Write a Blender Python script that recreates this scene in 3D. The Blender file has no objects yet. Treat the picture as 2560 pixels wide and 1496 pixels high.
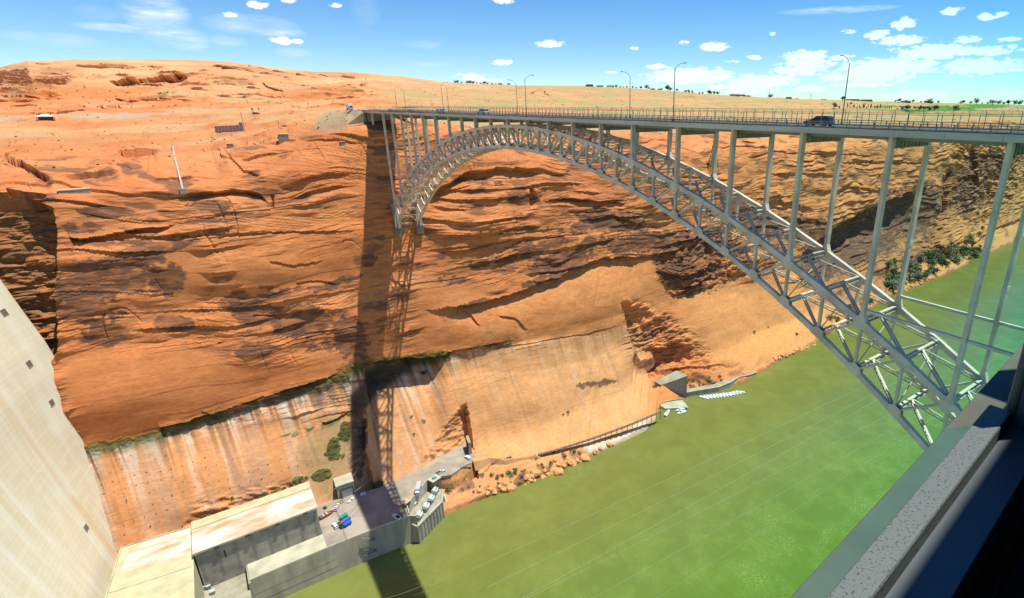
import bpy, bmesh, math, random
import numpy as np
from mathutils import Vector, Matrix, Euler

random.seed(7)
sc = bpy.context.scene
COL = sc.collection

# ------------------------------------------------------------------ camera, world, sun, exposure
F, CX, CY = 1358.25, 1537.86, 748.0
CAM = np.array([-87.11, -8.67, 4.5])
PITCH, ROLL, YAW = -.343, .002, .647


def cam_axes():
    cy, sy = math.cos(YAW), math.sin(YAW)
    f = np.array([sy * math.cos(PITCH), cy * math.cos(PITCH), math.sin(PITCH)])
    r = np.array([cy, -sy, 0.0])
    u = np.cross(r, f)
    return math.cos(ROLL) * r + math.sin(ROLL) * u, -math.sin(ROLL) * r + math.cos(ROLL) * u, f


RV, UV, FV = cam_axes()
cd = bpy.data.cameras.new("camera")
cam = bpy.data.objects.new("camera", cd)
COL.objects.link(cam)
cam.matrix_world = Matrix(((RV[0], UV[0], -FV[0], CAM[0]), (RV[1], UV[1], -FV[1], CAM[1]), (RV[2], UV[2], -FV[2], CAM[2]), (0, 0, 0, 1)))
cd.sensor_fit = 'HORIZONTAL'
cd.sensor_width = 36
cd.lens = F / 2560 * 36
cd.shift_x = (1280 - CX) / 2560
cd.clip_start = .02
cd.clip_end = 30000
sc.camera = cam

S = Vector((.268, -.14, 1)).normalized()
sun_el = math.asin(S.z)
sl = bpy.data.lights.new("sun", 'SUN')
sl.energy = 5.0
sl.angle = math.radians(.5)
sl.color = (1, .94, .83)
so = bpy.data.objects.new("sun", sl)
COL.objects.link(so)
so.rotation_euler = (-S).to_track_quat('-Z', 'Y').to_euler()
so.location = (100, -100, 400)
sc.view_settings.view_transform = 'Standard'
sc.view_settings.look = 'None'
sc.view_settings.exposure = .42
sc.view_settings.gamma = 1
sc.cycles.max_bounces = 6
sc.cycles.diffuse_bounces = 2
sc.cycles.transparent_max_bounces = 6
sc.cycles.use_denoising = True


def ray(px, py):
    return RV * ((px - CX) / F) - UV * ((py - CY) / F) + FV


def at(px, py, z):
    "the point of the level z that pixel (px, py) of the photograph shows"
    d = ray(px, py)
    return Vector(CAM + d * (z - CAM[2]) / d[2])


def aty(px, py, Y):
    d = ray(px, py)
    return Vector(CAM + d * (Y - CAM[1]) / d[1])


def atx(px, py, X):
    d = ray(px, py)
    return Vector(CAM + d * (X - CAM[0]) / d[0])


def proj(P):
    d = np.asarray(P, float) - CAM
    w = d @ FV
    return CX + F * (d @ RV) / w, CY - F * (d @ UV) / w


# ---- sky with clouds
K = 2560 / 2520.0
CLOUDS = [  # centre x, centre y, half width, half height (pixels of a 2520 wide photograph), strength : cumulus
    (1352, 108, 30, 8, 1), (1758, 116, 32, 9, 1), (1700, 187, 95, 16, 1), (1660, 192, 60, 10, 1), (1237, 154, 22, 6, .9), (1561, 119, 10, 4, .8), (1616, 165, 20, 6, .9),
    (1860, 142, 20, 5, .8), (1685, 104, 12, 5, .6), (1875, 200, 80, 13, 1), (1840, 222, 60, 8, .7), (1985, 139, 50, 12, 1), (1985, 158, 65, 10, .9), (1965, 175, 60, 11, 1),
    (2068, 143, 30, 7, 1), (2160, 86, 28, 9, 1), (2215, 100, 52, 10, 1), (2222, 60, 28, 12, .9), (2300, 128, 90, 16, 1), (2420, 126, 80, 10, .9), (2190, 165, 120, 17, 1),
    (2150, 185, 90, 16, 1), (2060, 190, 40, 9, .9), (2420, 165, 95, 17, 1), (2250, 238, 75, 12, .8), (2120, 208, 70, 7, .7), (1995, 218, 35, 7, .7), (2380, 98, 30, 7, .8),
    (2480, 97, 30, 5, .8), (2340, 28, 28, 8, .8), (634, 13, 22, 8, 1), (703, 101, 33, 7, 1), (825, 13, 14, 5, .9), (567, 38, 16, 5, .9), (710, 2, 18, 5, .8), (1240, 3, 22, 6, .9),
    (1900, 84, 13, 4, .5), (2480, 235, 60, 14, .7), (1190, 198, 60, 6, .35), (2090, 78, 16, 5, .5), (1160, 190, 40, 9, .4), (1505, 178, 20, 3, .4), (1800, 152, 20, 3, .5),
    (2440, 40, 40, 8, .6), (1780, 215, 50, 6, .5)]
CIRRUS = [(380, 28, 70, 34, .75), (300, 70, 60, 8, .5), (250, 66, 62, 8, .55), (430, 90, 70, 18, .55), (620, 62, 95, 20, .6), (680, 78, 60, 10, .7), (60, 88, 50, 9, .4), (470, 112, 40, 10, .5),
          (720, 130, 40, 8, .35), (390, 62, 60, 20, .4), (560, 100, 40, 12, .3), (1040, 110, 40, 8, .3), (2060, 25, 125, 7, .6), (900, 25, 30, 30, .18), (1060, 158, 50, 7, .25), (150, 100, 90, 14, .3), (240, 30, 50, 14, .2)]


def build_world():
    w = bpy.data.worlds.new("World")
    sc.world = w
    w.use_nodes = True
    nt = w.node_tree
    nt.nodes.clear()
    N = nt.nodes.new
    out = N('ShaderNodeOutputWorld')
    bg = N('ShaderNodeBackground')
    bg.inputs[1].default_value = .115
    sky = N('ShaderNodeTexSky')
    sky.sky_type = 'NISHITA'
    sky.sun_disc = False
    sky.sun_elevation = sun_el
    sky.sun_rotation = math.atan2(S.x, S.y)
    sky.altitude = 1200
    sky.air_density = 1.0
    sky.dust_density = .05
    sky.ozone_density = 4.5
    tc = N('ShaderNodeTexCoord')
    sep = N('ShaderNodeSeparateXYZ')
    nt.links.new(tc.outputs['Generated'], sep.inputs[0])

    def math_(op, a, b=None, clamp=False):
        n = N('ShaderNodeMath')
        n.operation = op
        n.use_clamp = clamp
        for i, v in enumerate((a, b)):
            if v is None:
                continue
            if isinstance(v, (int, float)):
                n.inputs[i].default_value = v
            else:
                nt.links.new(v, n.inputs[i])
        return n.outputs[0]
    az = math_('ARCTAN2', sep.outputs[0], sep.outputs[1])
    el = math_('ARCSINE', sep.outputs[2])
    comb = N('ShaderNodeCombineXYZ')
    nt.links.new(az, comb.inputs[0])
    nt.links.new(el, comb.inputs[1])

    def noise(scale, detail, stretch, rough=.6):
        mp = N('ShaderNodeMapping')
        mp.inputs['Scale'].default_value = (1, stretch, 1)
        nt.links.new(comb.outputs[0], mp.inputs[0])
        n = N('ShaderNodeTexNoise')
        n.inputs['Scale'].default_value = scale
        n.inputs['Detail'].default_value = detail
        n.inputs['Roughness'].default_value = rough
        nt.links.new(mp.outputs[0], n.inputs['Vector'])
        return n.outputs[0]
    nf = noise(70, 7, 2.2, .62)
    nc = noise(14, 8, 5.0, .68)

    def sumup(lst, sharp):
        acc = None
        for x, y, hw, hh, s in lst:
            d = ray(x * K, y * K)
            d1 = ray((x + hw) * K, y * K)
            d2 = ray(x * K, (y - hh) * K)
            ang = lambda v: (math.atan2(v[0], v[1]), math.asin(v[2] / np.linalg.norm(v)))
            a, e = ang(d)
            ha = abs(ang(d1)[0] - a) * 1.32
            he = abs(ang(d2)[1] - e) * 1.5
            sub = N('ShaderNodeVectorMath')
            sub.operation = 'SUBTRACT'
            sub.inputs[1].default_value = (a, e, 0)
            nt.links.new(comb.outputs[0], sub.inputs[0])
            mul = N('ShaderNodeVectorMath')
            mul.operation = 'MULTIPLY'
            mul.inputs[1].default_value = (1 / ha, 1 / he, 0)
            nt.links.new(sub.outputs[0], mul.inputs[0])
            ln = N('ShaderNodeVectorMath')
            ln.operation = 'DOT_PRODUCT'
            nt.links.new(mul.outputs[0], ln.inputs[0])
            nt.links.new(mul.outputs[0], ln.inputs[1])
            v = math_('MULTIPLY', math_('SUBTRACT', 1.0, ln.outputs['Value']), s if not sharp else 1.0)
            if sharp and s < 1:
                v = math_('SUBTRACT', v, (1 - s) * .5)
            acc = v if acc is None else math_('MAXIMUM', acc, v)
        return acc
    cum = sumup(CLOUDS, True)
    a = math_('ADD', math_('MULTIPLY', math_('MAXIMUM', cum, -.6), .85), math_('MULTIPLY', math_('SUBTRACT', nf, .5), 2.9))
    cov = N('ShaderNodeMapRange')
    cov.interpolation_type = 'SMOOTHSTEP'
    cov.inputs[1].default_value = .02
    cov.inputs[2].default_value = .55
    nt.links.new(a, cov.inputs[0])
    gate = math_('GREATER_THAN', cum, -.55)
    covg = math_('MULTIPLY', cov.outputs[0], gate)
    cir = sumup(CIRRUS, False)
    b = math_('MULTIPLY', math_('MULTIPLY', math_('MAXIMUM', cir, 0), math_('POWER', math_('MULTIPLY', nc, 1.75), 3.0)), 1.1, True)
    tot = math_('ADD', covg, math_('MULTIPLY', b, .8), True)
    # blue of the day sky, a little deeper than the model's
    hs = N('ShaderNodeHueSaturation')
    hs.inputs['Hue'].default_value = .508
    hs.inputs['Saturation'].default_value = 1.25
    hs.inputs['Value'].default_value = 1.0
    nt.links.new(sky.outputs[0], hs.inputs['Color'])
    mix = N('ShaderNodeMix')
    mix.data_type = 'RGBA'
    nt.links.new(tot, mix.inputs[0])
    nt.links.new(hs.outputs[0], mix.inputs[6])
    mix.inputs[7].default_value = (7.6, 7.45, 7.2, 1)
    nt.links.new(mix.outputs[2], bg.inputs[0])
    nt.links.new(bg.outputs[0], out.inputs[0])
    w.cycles.sampling_method = 'MANUAL'
    w.cycles.sample_map_resolution = 512


build_world()


# ------------------------------------------------------------------ helpers
def tag(o, label=None, cat=None, group=None, kind=None):
    if label: o['label'] = label
    if cat: o['category'] = cat
    if group: o['group'] = group
    if kind: o['kind'] = kind
    return o


def empty(name, loc, rz=0, parent=None):
    o = bpy.data.objects.new(name, None)
    o.empty_display_size = .5
    COL.objects.link(o)
    o.location = loc
    o.rotation_euler = (0, 0, rz)
    if parent: o.parent = parent
    return o


class MB:
    "collects shapes and links them as one mesh"

    def __init__(s):
        s.v, s.f, s.m, s.sm = [], [], [], []

    def add(s, vs, fs, mi=0, smooth=False):
        b = len(s.v)
        s.v += [tuple(p) for p in vs]
        s.f += [tuple(b + i for i in q) for q in fs]
        s.m += [mi] * len(fs)
        s.sm += [smooth] * len(fs)
        return s

    def hexa(s, c, mi=0):
        return s.add(c, [(0, 3, 2, 1), (4, 5, 6, 7), (0, 1, 5, 4), (1, 2, 6, 5), (2, 3, 7, 6), (3, 0, 4, 7)], mi)

    def box(s, x0, x1, y0, y1, z0, z1, mi=0, bev=0):
        if bev:
            b = bev
            ring = lambda z, e: [(x0 + e, y0 + b, z), (x0 + b, y0 + e, z), (x1 - b, y0 + e, z), (x1 - e, y0 + b, z), (x1 - e, y1 - b, z), (x1 - b, y1 - e, z), (x0 + b, y1 - e, z), (x0 + e, y1 - b, z)]
            return s.loft([ring(z0, b * .7), ring(z0 + b, 0), ring(z1 - b, 0), ring(z1, b * .7)], True, mi)
        return s.hexa([(x0, y0, z0), (x1, y0, z0), (x1, y1, z0), (x0, y1, z0), (x0, y0, z1), (x1, y0, z1), (x1, y1, z1), (x0, y1, z1)], mi)

    def beam(s, a, b, w, h, up=(0, 0, 1), mi=0):
        "box from a to b, w across, h along up"
        a, b = Vector(a), Vector(b)
        d = (b - a).normalized()
        u = Vector(up)
        r = d.cross(u)
        if r.length < 1e-4:
            r = d.cross(Vector((0, 1, 0)))
        r.normalize()
        u = r.cross(d)
        r, u = r * w / 2, u * h / 2
        return s.hexa([a - r - u, a + r - u, b + r - u, b - r - u, a - r + u, a + r + u, b + r + u, b - r + u], mi)

    def loft(s, rings, cap=True, mi=0, smooth=False, closed=True):
        n = len(rings[0])
        vs = [p for r in rings for p in r]
        fs = []
        for k in range(len(rings) - 1):
            for i in range(n if closed else n - 1):
                j = (i + 1) % n
                fs.append((k * n + i, k * n + j, (k + 1) * n + j, (k + 1) * n + i))
        if cap:
            fs.append(tuple(range(n))[::-1])
            fs.append(tuple((len(rings) - 1) * n + i for i in range(n)))
        return s.add(vs, fs, mi, smooth)

    def tube(s, pts, rad, n=8, mi=0, cap=True):
        pts = [Vector(p) for p in pts]
        rings = []
        for i, p in enumerate(pts):
            d = (pts[min(i + 1, len(pts) - 1)] - pts[max(i - 1, 0)]).normalized()
            r = d.cross(Vector((0, 0, 1)))
            if r.length < 1e-3: r = d.cross(Vector((0, 1, 0)))
            r.normalize()
            u = r.cross(d)
            q = rad[i] if isinstance(rad, (list, tuple)) else rad
            rings.append([p + (r * math.cos(2 * math.pi * k / n) + u * math.sin(2 * math.pi * k / n)) * q for k in range(n)])
        return s.loft(rings, cap, mi, True)

    def prism(s, poly, z0, z1, mi=0, top=None):
        n = len(poly)
        vs = [(p[0], p[1], z0) for p in poly] + [(p[0], p[1], z1) for p in poly]
        fs = [tuple(range(n))[::-1]] + [(i, (i + 1) % n, n + (i + 1) % n, n + i) for i in range(n)]
        s.add(vs, fs, mi)
        s.add(vs[n:], [tuple(range(n))], mi if top is None else top)
        return s

    def side(s, poly, x0, x1, mi=0):
        "polygon in (y, z) extruded along x"
        n = len(poly)
        vs = [(x0, p[0], p[1]) for p in poly] + [(x1, p[0], p[1]) for p in poly]
        return s.add(vs, [tuple(range(n))[::-1], tuple(range(n, 2 * n))] + [(i, (i + 1) % n, n + (i + 1) % n, n + i) for i in range(n)], mi)

    def mesh(s, name, mats):
        me = bpy.data.meshes.new(name)
        me.from_pydata(s.v, [], s.f)
        for m in (mats if isinstance(mats, (list, tuple)) else [mats]):
            me.materials.append(m)
        me.polygons.foreach_set('material_index', s.m)
        me.polygons.foreach_set('use_smooth', s.sm)
        bm = bmesh.new()
        bm.from_mesh(me)
        bmesh.ops.recalc_face_normals(bm, faces=bm.faces)
        bm.to_mesh(me)
        bm.free()
        me.update()
        return me

    def build(s, name, mats, parent=None):
        o = bpy.data.objects.new(name, s.mesh(name, mats))
        COL.objects.link(o)
        if parent: o.parent = parent
        return o


def copy_tree(o, parent=None):
    c = o.copy()
    COL.objects.link(c)
    if parent: c.parent = parent
    for ch in list(o.children):
        copy_tree(ch, c)
    return c


# ------------------------------------------------------------------ noise
def _hash(ix, iy, iz, seed):
    h = (ix.astype(np.uint32) * np.uint32(374761393) + iy.astype(np.uint32) * np.uint32(668265263) + iz.astype(np.uint32) * np.uint32(2246822519) + np.uint32((seed * 3266489917) & 0xffffffff))
    h ^= h >> np.uint32(13)
    h *= np.uint32(1274126177)
    h ^= h >> np.uint32(16)
    return (h & np.uint32(0xffff)).astype(np.float32) / 32767.5 - 1


def vn(x, y, z=None, seed=0):
    "value noise, -1..1"
    x = np.asarray(x, np.float64); y = np.asarray(y, np.float64)
    z = np.zeros_like(x) if z is None else np.asarray(z, np.float64)
    ix, iy, iz = (np.floor(a).astype(np.int64) for a in (x, y, z))
    fx, fy, fz = ((a - i).astype(np.float32) for a, i in ((x, ix), (y, iy), (z, iz)))
    fx, fy, fz = (a * a * a * (a * (a * 6 - 15) + 10) for a in (fx, fy, fz))
    r = 0
    for dx in (0, 1):
        for dy in (0, 1):
            for dz in (0, 1):
                r = r + _hash(ix + dx, iy + dy, iz + dz, seed) * ((fx if dx else 1 - fx) * (fy if dy else 1 - fy) * (fz if dz else 1 - fz))
    return r


def fbm(x, y, z=None, o=4, seed=0, g=.5):
    a, r, n = 1.0, 0, 0
    for k in range(o):
        r = r + a * vn(x * 2 ** k, y * 2 ** k, None if z is None else z * 2 ** k, seed + k * 17)
        n += a
        a *= g
    return r / n * 1.4


def sst(a, b, x):
    t = np.clip((x - a) / (b - a), 0, 1)
    return t * t * (3 - 2 * t)


# ------------------------------------------------------------------ materials
def nodemat(name, rough=.7, spec=.3):
    m = bpy.data.materials.new(name)
    m.use_nodes = True
    nt = m.node_tree
    b = nt.nodes['Principled BSDF']
    b.inputs['Roughness'].default_value = rough
    b.inputs['Specular IOR Level'].default_value = spec
    return m, nt, b


def simple(name, col, rough=.6, metal=0, var=.12, scale=1.5, col2=None, bump=0, spec=.3, stretch=(1, 1, 1)):
    "a colour broken up by two noises in the object's own space"
    m, nt, b = nodemat(name, rough, spec)
    b.inputs['Metallic'].default_value = metal
    N = nt.nodes.new
    tc = N('ShaderNodeTexCoord')
    mp = N('ShaderNodeMapping')
    mp.inputs['Scale'].default_value = stretch
    nt.links.new(tc.outputs['Object'], mp.inputs[0])
    n = N('ShaderNodeTexNoise')
    n.inputs['Scale'].default_value = scale
    n.inputs['Detail'].default_value = 6
    nt.links.new(mp.outputs[0], n.inputs['Vector'])
    r = N('ShaderNodeValToRGB')
    c2 = col2 or tuple(c * (1 - var * 2) for c in col)
    r.color_ramp.elements[0].position = .33
    r.color_ramp.elements[1].position = .62
    r.color_ramp.elements[0].color = (*c2, 1)
    r.color_ramp.elements[1].color = (*[min(1, c * (1 + var * .6)) for c in col], 1)
    nt.links.new(n.outputs[0], r.inputs[0])
    nt.links.new(r.outputs[0], b.inputs['Base Color'])
    if bump:
        bp = N('ShaderNodeBump')
        bp.inputs['Distance'].default_value = bump
        nt.links.new(n.outputs[0], bp.inputs['Height'])
        nt.links.new(bp.outputs[0], b.inputs['Normal'])
    return m


M = dict(
    steel=simple('painted_steel', (.68, .53, .41), .5, 0, .13, .3, spec=.35, col2=(.52, .39, .29)),
    steel_dark=simple('weathered_steel', (.30, .265, .22), .6, 0, .12, .5),
    fascia=simple('fascia_concrete', (.62, .515, .41), .75, 0, .10, .3, stretch=(1, .25, 2)),
    asphalt=simple('asphalt', (.10, .095, .09), .9, 0, .15, .6),
    road=simple('desert_road', (.30, .25, .21), .9, 0, .1, .05),
    yard=simple('yard_paving', (.37, .285, .225), .9, 0, .14, .12),
    galv=simple('galvanised_steel', (.26, .26, .25), .5, .3, .08, 3),
    darkmetal=simple('dark_metal', (.06, .06, .055), .5, .2, .1, 3),
    concrete=simple('cast_concrete', (.36, .30, .22), .85, 0, .13, .22, stretch=(1, 1, .35), bump=.02),
    concrete_pale=simple('pale_concrete', (.48, .42, .31), .85, 0, .12, .15),
    concrete_grey=simple('grey_concrete', (.33, .285, .23), .85, 0, .13, .3),
    roof=simple('stained_roof', (.60, .56, .51), .8, 0, .05, .16, col2=(.42, .25, .12), stretch=(.45, 1, 1)),
    roof_edge=simple('cream_roof', (.50, .42, .26), .8, 0, .08, .25),
    paint_white=simple('white_paint', (.72, .72, .70), .35, 0, .04, 2, spec=.5),
    paint_silver=simple('silver_paint', (.55, .56, .57), .3, .2, .04, 2, spec=.5),
    paint_dark=simple('charcoal_paint', (.035, .038, .042), .25, .1, .05, 2, spec=.6),
    paint_grey=simple('grey_paint', (.25, .26, .27), .35, .1, .05, 2, spec=.5),
    paint_blue=simple('blue_paint', (.03, .10, .38), .45, 0, .1, 2),
    paint_green=simple('green_paint', (.03, .27, .16), .45, 0, .1, 2),
    paint_orange=simple('orange_paint', (.55, .14, .04), .5, 0, .1, 2),
    paint_yellow=simple('yellow_paint', (.62, .36, .05), .5, 0, .1, 2),
    teal=simple('teal_paint', (.05, .33, .30), .5, 0, .1, 2),
    purple=simple('lilac_paint', (.42, .30, .42), .5, 0, .1, 2),
    glass=simple('vehicle_glass', (.02, .025, .03), .08, 0, .05, 2, spec=.7),
    rubber=simple('rubber', (.025, .025, .025), .8, 0, .05, 5),
    lamp=simple('lamp_lens', (.6, .58, .5), .3, 0, .05, 5),
    redlamp=simple('tail_lamp', (.35, .02, .02), .3, 0, .05, 5),
    dark=simple('dark_opening', (.03, .024, .02), .9, 0, .1, 1),
    brown=simple('brown_panel', (.20, .13, .09), .8, 0, .1, .5),
    boat=simple('boat_hull', (.62, .58, .50), .5, 0, .06, 1),
    rust=simple('rusty_steel', (.22, .15, .11), .7, .1, .15, 1),
    bark=simple('bark', (.10, .075, .055), .9, 0, .15, 3),
    sandpath=simple('sandy_path', (.60, .29, .125), .9, 0, .1, .2),
    fill=simple('gravel_fill', (.36, .27, .16), .95, 0, .12, .2),
    wire=simple('wire', (.46, .52, .34), .5, .1, .03, .1),
)

# ------------------------------------------------------------------ the canyon: one sheet from the river to the far plateau
WATER = -211.0
YARD = -195.0


def interp(x, xs, ys): return np.interp(x, xs, ys)


def shiftA(X):
    return interp(X, [-15, 15, 60, 90, 150, 230, 300, 355, 554, 687, 810, 1500, 4000], [5, 5, 0, 0, 3, 6, 16, 16, 42, 44, 52, 90, 400])


PXC = np.concatenate([np.linspace(-800, -121, 40), np.arange(-118, 2560, 2.9), np.linspace(2563, 2780, 50)])
NC = len(PXC)
HZ = np.array([ray(p, 262) for p in PXC])
HZ = HZ[:, :2] / np.linalg.norm(HZ[:, :2], axis=1)[:, None]


def tan_of_y(y):
    "slope, in each column's vertical plane, of the sight line that meets picture row y"
    hF = HZ[:, 0] * FV[0] + HZ[:, 1] * FV[1]
    hU = HZ[:, 0] * UV[0] + HZ[:, 1] * UV[1]
    return ((CY - y) * hF - F * hU) / (F * UV[2] - (CY - y) * FV[2])


LOWZ = [-222, -211.4, -209, -203, -199, -196, -190, -174, -156, -145, -127, -107, -90, -77, -60, -43]
LOWY = [222, 238, 241, 250, 259, 267, 273, 283, 293, 297.5, 299.5, 303, 307, 309, 312, 317]
UP = {  # rim profiles (z, Y) above the break of slope, by column
    -900: [(-33, 322), (-28, 345), (-24, 385), (-20, 450)],
    500: [(-33, 322), (-28, 343), (-24, 380), (-19, 450)],
    700: [(-30, 323), (-20, 340), (-13, 370), (-8, 450)],
    860: [(-26, 325), (-11, 335), (-1.5, 350), (0, 450)],
    985: [(-26, 325), (-11, 334), (-1.5, 349), (0, 450)],
    1100: [(-27, 325), (-14, 336), (-9, 358), (-5, 450)],
    1500: [(-30, 325), (-20, 338), (-15, 362), (-12, 450)],
    1900: [(-34, 325), (-27, 343), (-23, 372), (-20, 450)],
    2800: [(-34, 325), (-27, 343), (-23, 372), (-20, 450)],
}
upx = sorted(UP)
FARY = dict(
    y700=([-900, 0, 300, 600, 800, 900, 1200, 1500, 1800, 2100, 2400, 2780], [305, 302, 300, 292, 280, 274, 272, 284, 290, 297, 304, 310]),
    y1000=([-900, 0, 300, 600, 900, 1200, 1500, 1800, 2100, 2400, 2780], [268, 266, 262, 258, 252, 250, 262, 274, 283, 290, 297]),
    rr=([-900, 0, 300, 600, 900, 1200, 1500, 1800, 2100, 2400, 2780], [1300, 1300, 1300, 1350, 1500, 1900, 2300, 2600, 2800, 3000, 3000]),
    sky=([-900, -200, 0, 70, 105, 135, 180, 230, 350, 460, 560, 620, 700, 800, 900, 1000, 1125, 1230, 1300, 1480, 1560, 1650, 1750, 1900, 2050, 2200, 2400, 2560, 2780],
         [260, 205, 178, 160, 151, 153, 151, 147, 146, 148, 150, 156, 167, 178, 181, 189, 206, 211, 213, 215, 219, 224, 234, 243, 249, 254, 258, 262, 264]))
ZL = np.array(LOWZ, float)


def column_profiles():
    "for every column: knots (distance along the column, height)"
    D, Z = [], []
    cosY = HZ[:, 1]
    tanX = HZ[:, 0] / HZ[:, 1]
    for z, y in zip(LOWZ, LOWY):
        Y = np.full(NC, float(y))
        for _ in range(12):
            X = CAM[0] + tanX * (Y - CAM[1])
            k = 1.0 if z < -190 else .85
            Y = .5 * Y + .5 * (y + k * shiftA(X) + interp(z, [-196, -174], [1, 0]) * interp(X, [128, 146, 152, 190, 215, 240], [0, 6, 15, 13, 6, 0]))
        D.append((Y - CAM[1]) / cosY)
        Z.append(np.full(NC, float(z)))
    for k in range(4):
        z = interp(PXC, upx, [UP[p][k][0] for p in upx])
        y = interp(PXC, upx, [UP[p][k][1] for p in upx])
        Y = y.copy()
        for _ in range(12):
            X = CAM[0] + tanX * (Y - CAM[1])
            Y = .5 * Y + .5 * (y + .85 * shiftA(X))
        D.append((Y - CAM[1]) / cosY)
        Z.append(z)
    d0 = D[-1]
    for nm, r in (('y700', 700), ('y1000', 1000)):
        d = np.maximum(r, d0 * (1.35 if r == 700 else 1.9))
        D.append(d)
        Z.append(CAM[2] + d * tan_of_y(interp(PXC, *FARY[nm])))
    rr = np.maximum(interp(PXC, *FARY['rr']), d0 * 2.6)
    sky = interp(PXC, *FARY['sky'])
    ya, yb = interp(PXC, *FARY['y1000']), sky
    dm = np.sqrt(D[-1] * rr)
    D.append(dm)
    Z.append(CAM[2] + dm * tan_of_y(ya * .42 + yb * .58))
    D.append(rr)
    Z.append(CAM[2] + rr * tan_of_y(sky))
    D.append(rr * 1.2)
    Z.append(Z[-1] - 12)
    D.append(np.maximum(9000, rr * 2))
    Z.append(np.full(NC, -60.0))
    return np.array(D), np.array(Z)


def resample():
    D, Z = column_profiles()
    n_low = len(LOWZ)
    counts = []
    for k in range(len(D) - 1):
        if k < 5: n = 9
        elif k < n_low - 1: n = int(round((LOWZ[k + 1] - LOWZ[k]) / .43))
        else: n = [44, 44, 36, 30, 34, 50, 56, 60, 6, 6][k - (n_low - 1)]
        counts.append(max(2, n))
    t = np.concatenate([k + np.arange(n) / n for k, n in enumerate(counts)] + [[len(D) - 1]])
    k = np.minimum(t.astype(int), len(D) - 2)
    w = (t - k)[:, None]
    dd = D[k] * (1 - w) + D[k + 1] * w
    zz = Z[k] * (1 - w) + Z[k + 1] * w
    ker = np.hanning(21); ker /= ker.sum()
    sm = lambda a: np.apply_along_axis(lambda c: np.convolve(np.pad(c, 10, mode='edge'), ker, 'valid'), 0, a)
    keep = np.ones_like(t)[:, None]
    far = sst(n_low + 6.5, n_low + 7.2, t)[:, None]
    dd = sm(dd) * (1 - far) + dd * far
    zz = sm(zz) * (1 - far) + zz * far
    return dd, zz, t, n_low


DD, ZZ, TT, NLOW = resample()
NR = len(DD)
PX3 = CAM[0] + HZ[None, :, 0] * DD
PY3 = CAM[1] + HZ[None, :, 1] * DD
BASE = np.stack([PX3, PY3, ZZ], -1)
U_, V_ = proj(BASE)
U_, V_ = U_ / K, V_ / K          # now in 2520-wide picture units, the units the feature lists below are in
print('terrain', NR, NC)


def inpoly(u, v, poly):
    r = np.zeros(u.shape, bool)
    n = len(poly)
    for i in range(n):
        x0, y0 = poly[i]; x1, y1 = poly[(i + 1) % n]
        c = ((y0 > v) != (y1 > v)) & (u < (x1 - x0) * (v - y0) / (y1 - y0 + 1e-9) + x0)
        r ^= c
    return r


def blur(a, n):
    for _ in range(2):
        for ax in (0, 1):
            p = np.pad(a, [(n, n) if i == ax else (0, 0) for i in (0, 1)], mode='edge')
            c = np.cumsum(p, ax)
            z = np.take(c, range(2 * n, c.shape[ax]), ax) - np.concatenate([np.zeros_like(np.take(c, [0], ax)), np.take(c, range(0, c.shape[ax] - 2 * n - 1), ax)], ax)
            a = z / (2 * n + 1)
    return a


WU = fbm(PX3 / 14, PY3 / 14, ZZ / 9, 4, 3)          # warps that fray the edges of patches
WV = fbm(PX3 / 14, PY3 / 14, ZZ / 9, 4, 31)
WF = fbm(PX3 / 3.5, PY3 / 3.5, ZZ / 2.5, 3, 57)


def patch(poly, warp=8, soft=0):
    m = inpoly(U_ + WU * warp, V_ + WV * warp, poly).astype(np.float32)
    return blur(m, soft) if soft else m


def ell(lst, warp=.55):
    "largest of 1 - d^2 over ellipses (x, y, half width, half height, tilt degrees, strength)"
    acc = np.full(U_.shape, -3.0)
    for x, y, a, b, t, s in lst:
        c, sn = math.cos(math.radians(t)), math.sin(math.radians(t))
        du, dv = U_ - x, V_ - y
        e = ((du * c + dv * sn) / a) ** 2 + ((-du * sn + dv * c) / b) ** 2
        acc = np.maximum(acc, (1 - e) * s)
    return acc + (WU + .6 * WF) * warp


# -- regions of smooth and of broken rock
SMOOTH = [[(150, 880), (450, 850), (640, 905), (780, 880), (1090, 850), (1090, 860), (820, 930), (560, 1000), (200, 1110)],
          [(200, 1120), (450, 1065), (860, 1010), (1000, 930), (1100, 880), (1530, 815), (1620, 1010), (1400, 1130), (1170, 1130), (880, 1280), (300, 1380)],
          [(1090, 800), (1240, 735), (1420, 665), (1500, 640), (1620, 640), (1650, 760), (1540, 815), (1090, 865)],
          [(1640, 745), (1780, 690), (1960, 695), (2060, 760), (2000, 860), (1830, 910), (1700, 865)],
          [(1020, 690), (1200, 700), (1200, 830), (1040, 860)],
          [(380, 620), (470, 600), (520, 700), (470, 770), (300, 730), (420, 740)],
          [(560, 640), (900, 590), (900, 690), (600, 720)]]
smooth = np.zeros(U_.shape, np.float32)
for p in SMOOTH: smooth = np.maximum(smooth, patch(p, 6))
smooth = blur(smooth, 5)
ROUGH = [[(1640, 730), (1620, 640), (1680, 570), (1800, 560), (1860, 640), (1780, 700)],
         [(1515, 735), (1620, 935), (1800, 935), (1700, 820), (1570, 740)],
         [(1010, 1180), (1140, 990), (1150, 1110)],
         [(0, 500), (130, 520), (150, 860), (100, 900), (-60, 640)],
         [(2330, 350), (2520, 350), (2520, 520), (2380, 560)],
         [(480, 1240), (720, 1190), (760, 1230), (460, 1310)]]
rough = np.zeros(U_.shape, np.float32)
for p in ROUGH: rough = np.maximum(rough, patch(p, 8))
rough = blur(rough, 4)

cliffy = (1 - sst(NLOW + 1.5, NLOW + 4, TT))[:, None] * np.ones_like(DD)
low = sst(-207, -200, ZZ)
farw = sst(450, 900, DD) * (1 - cliffy)

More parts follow.
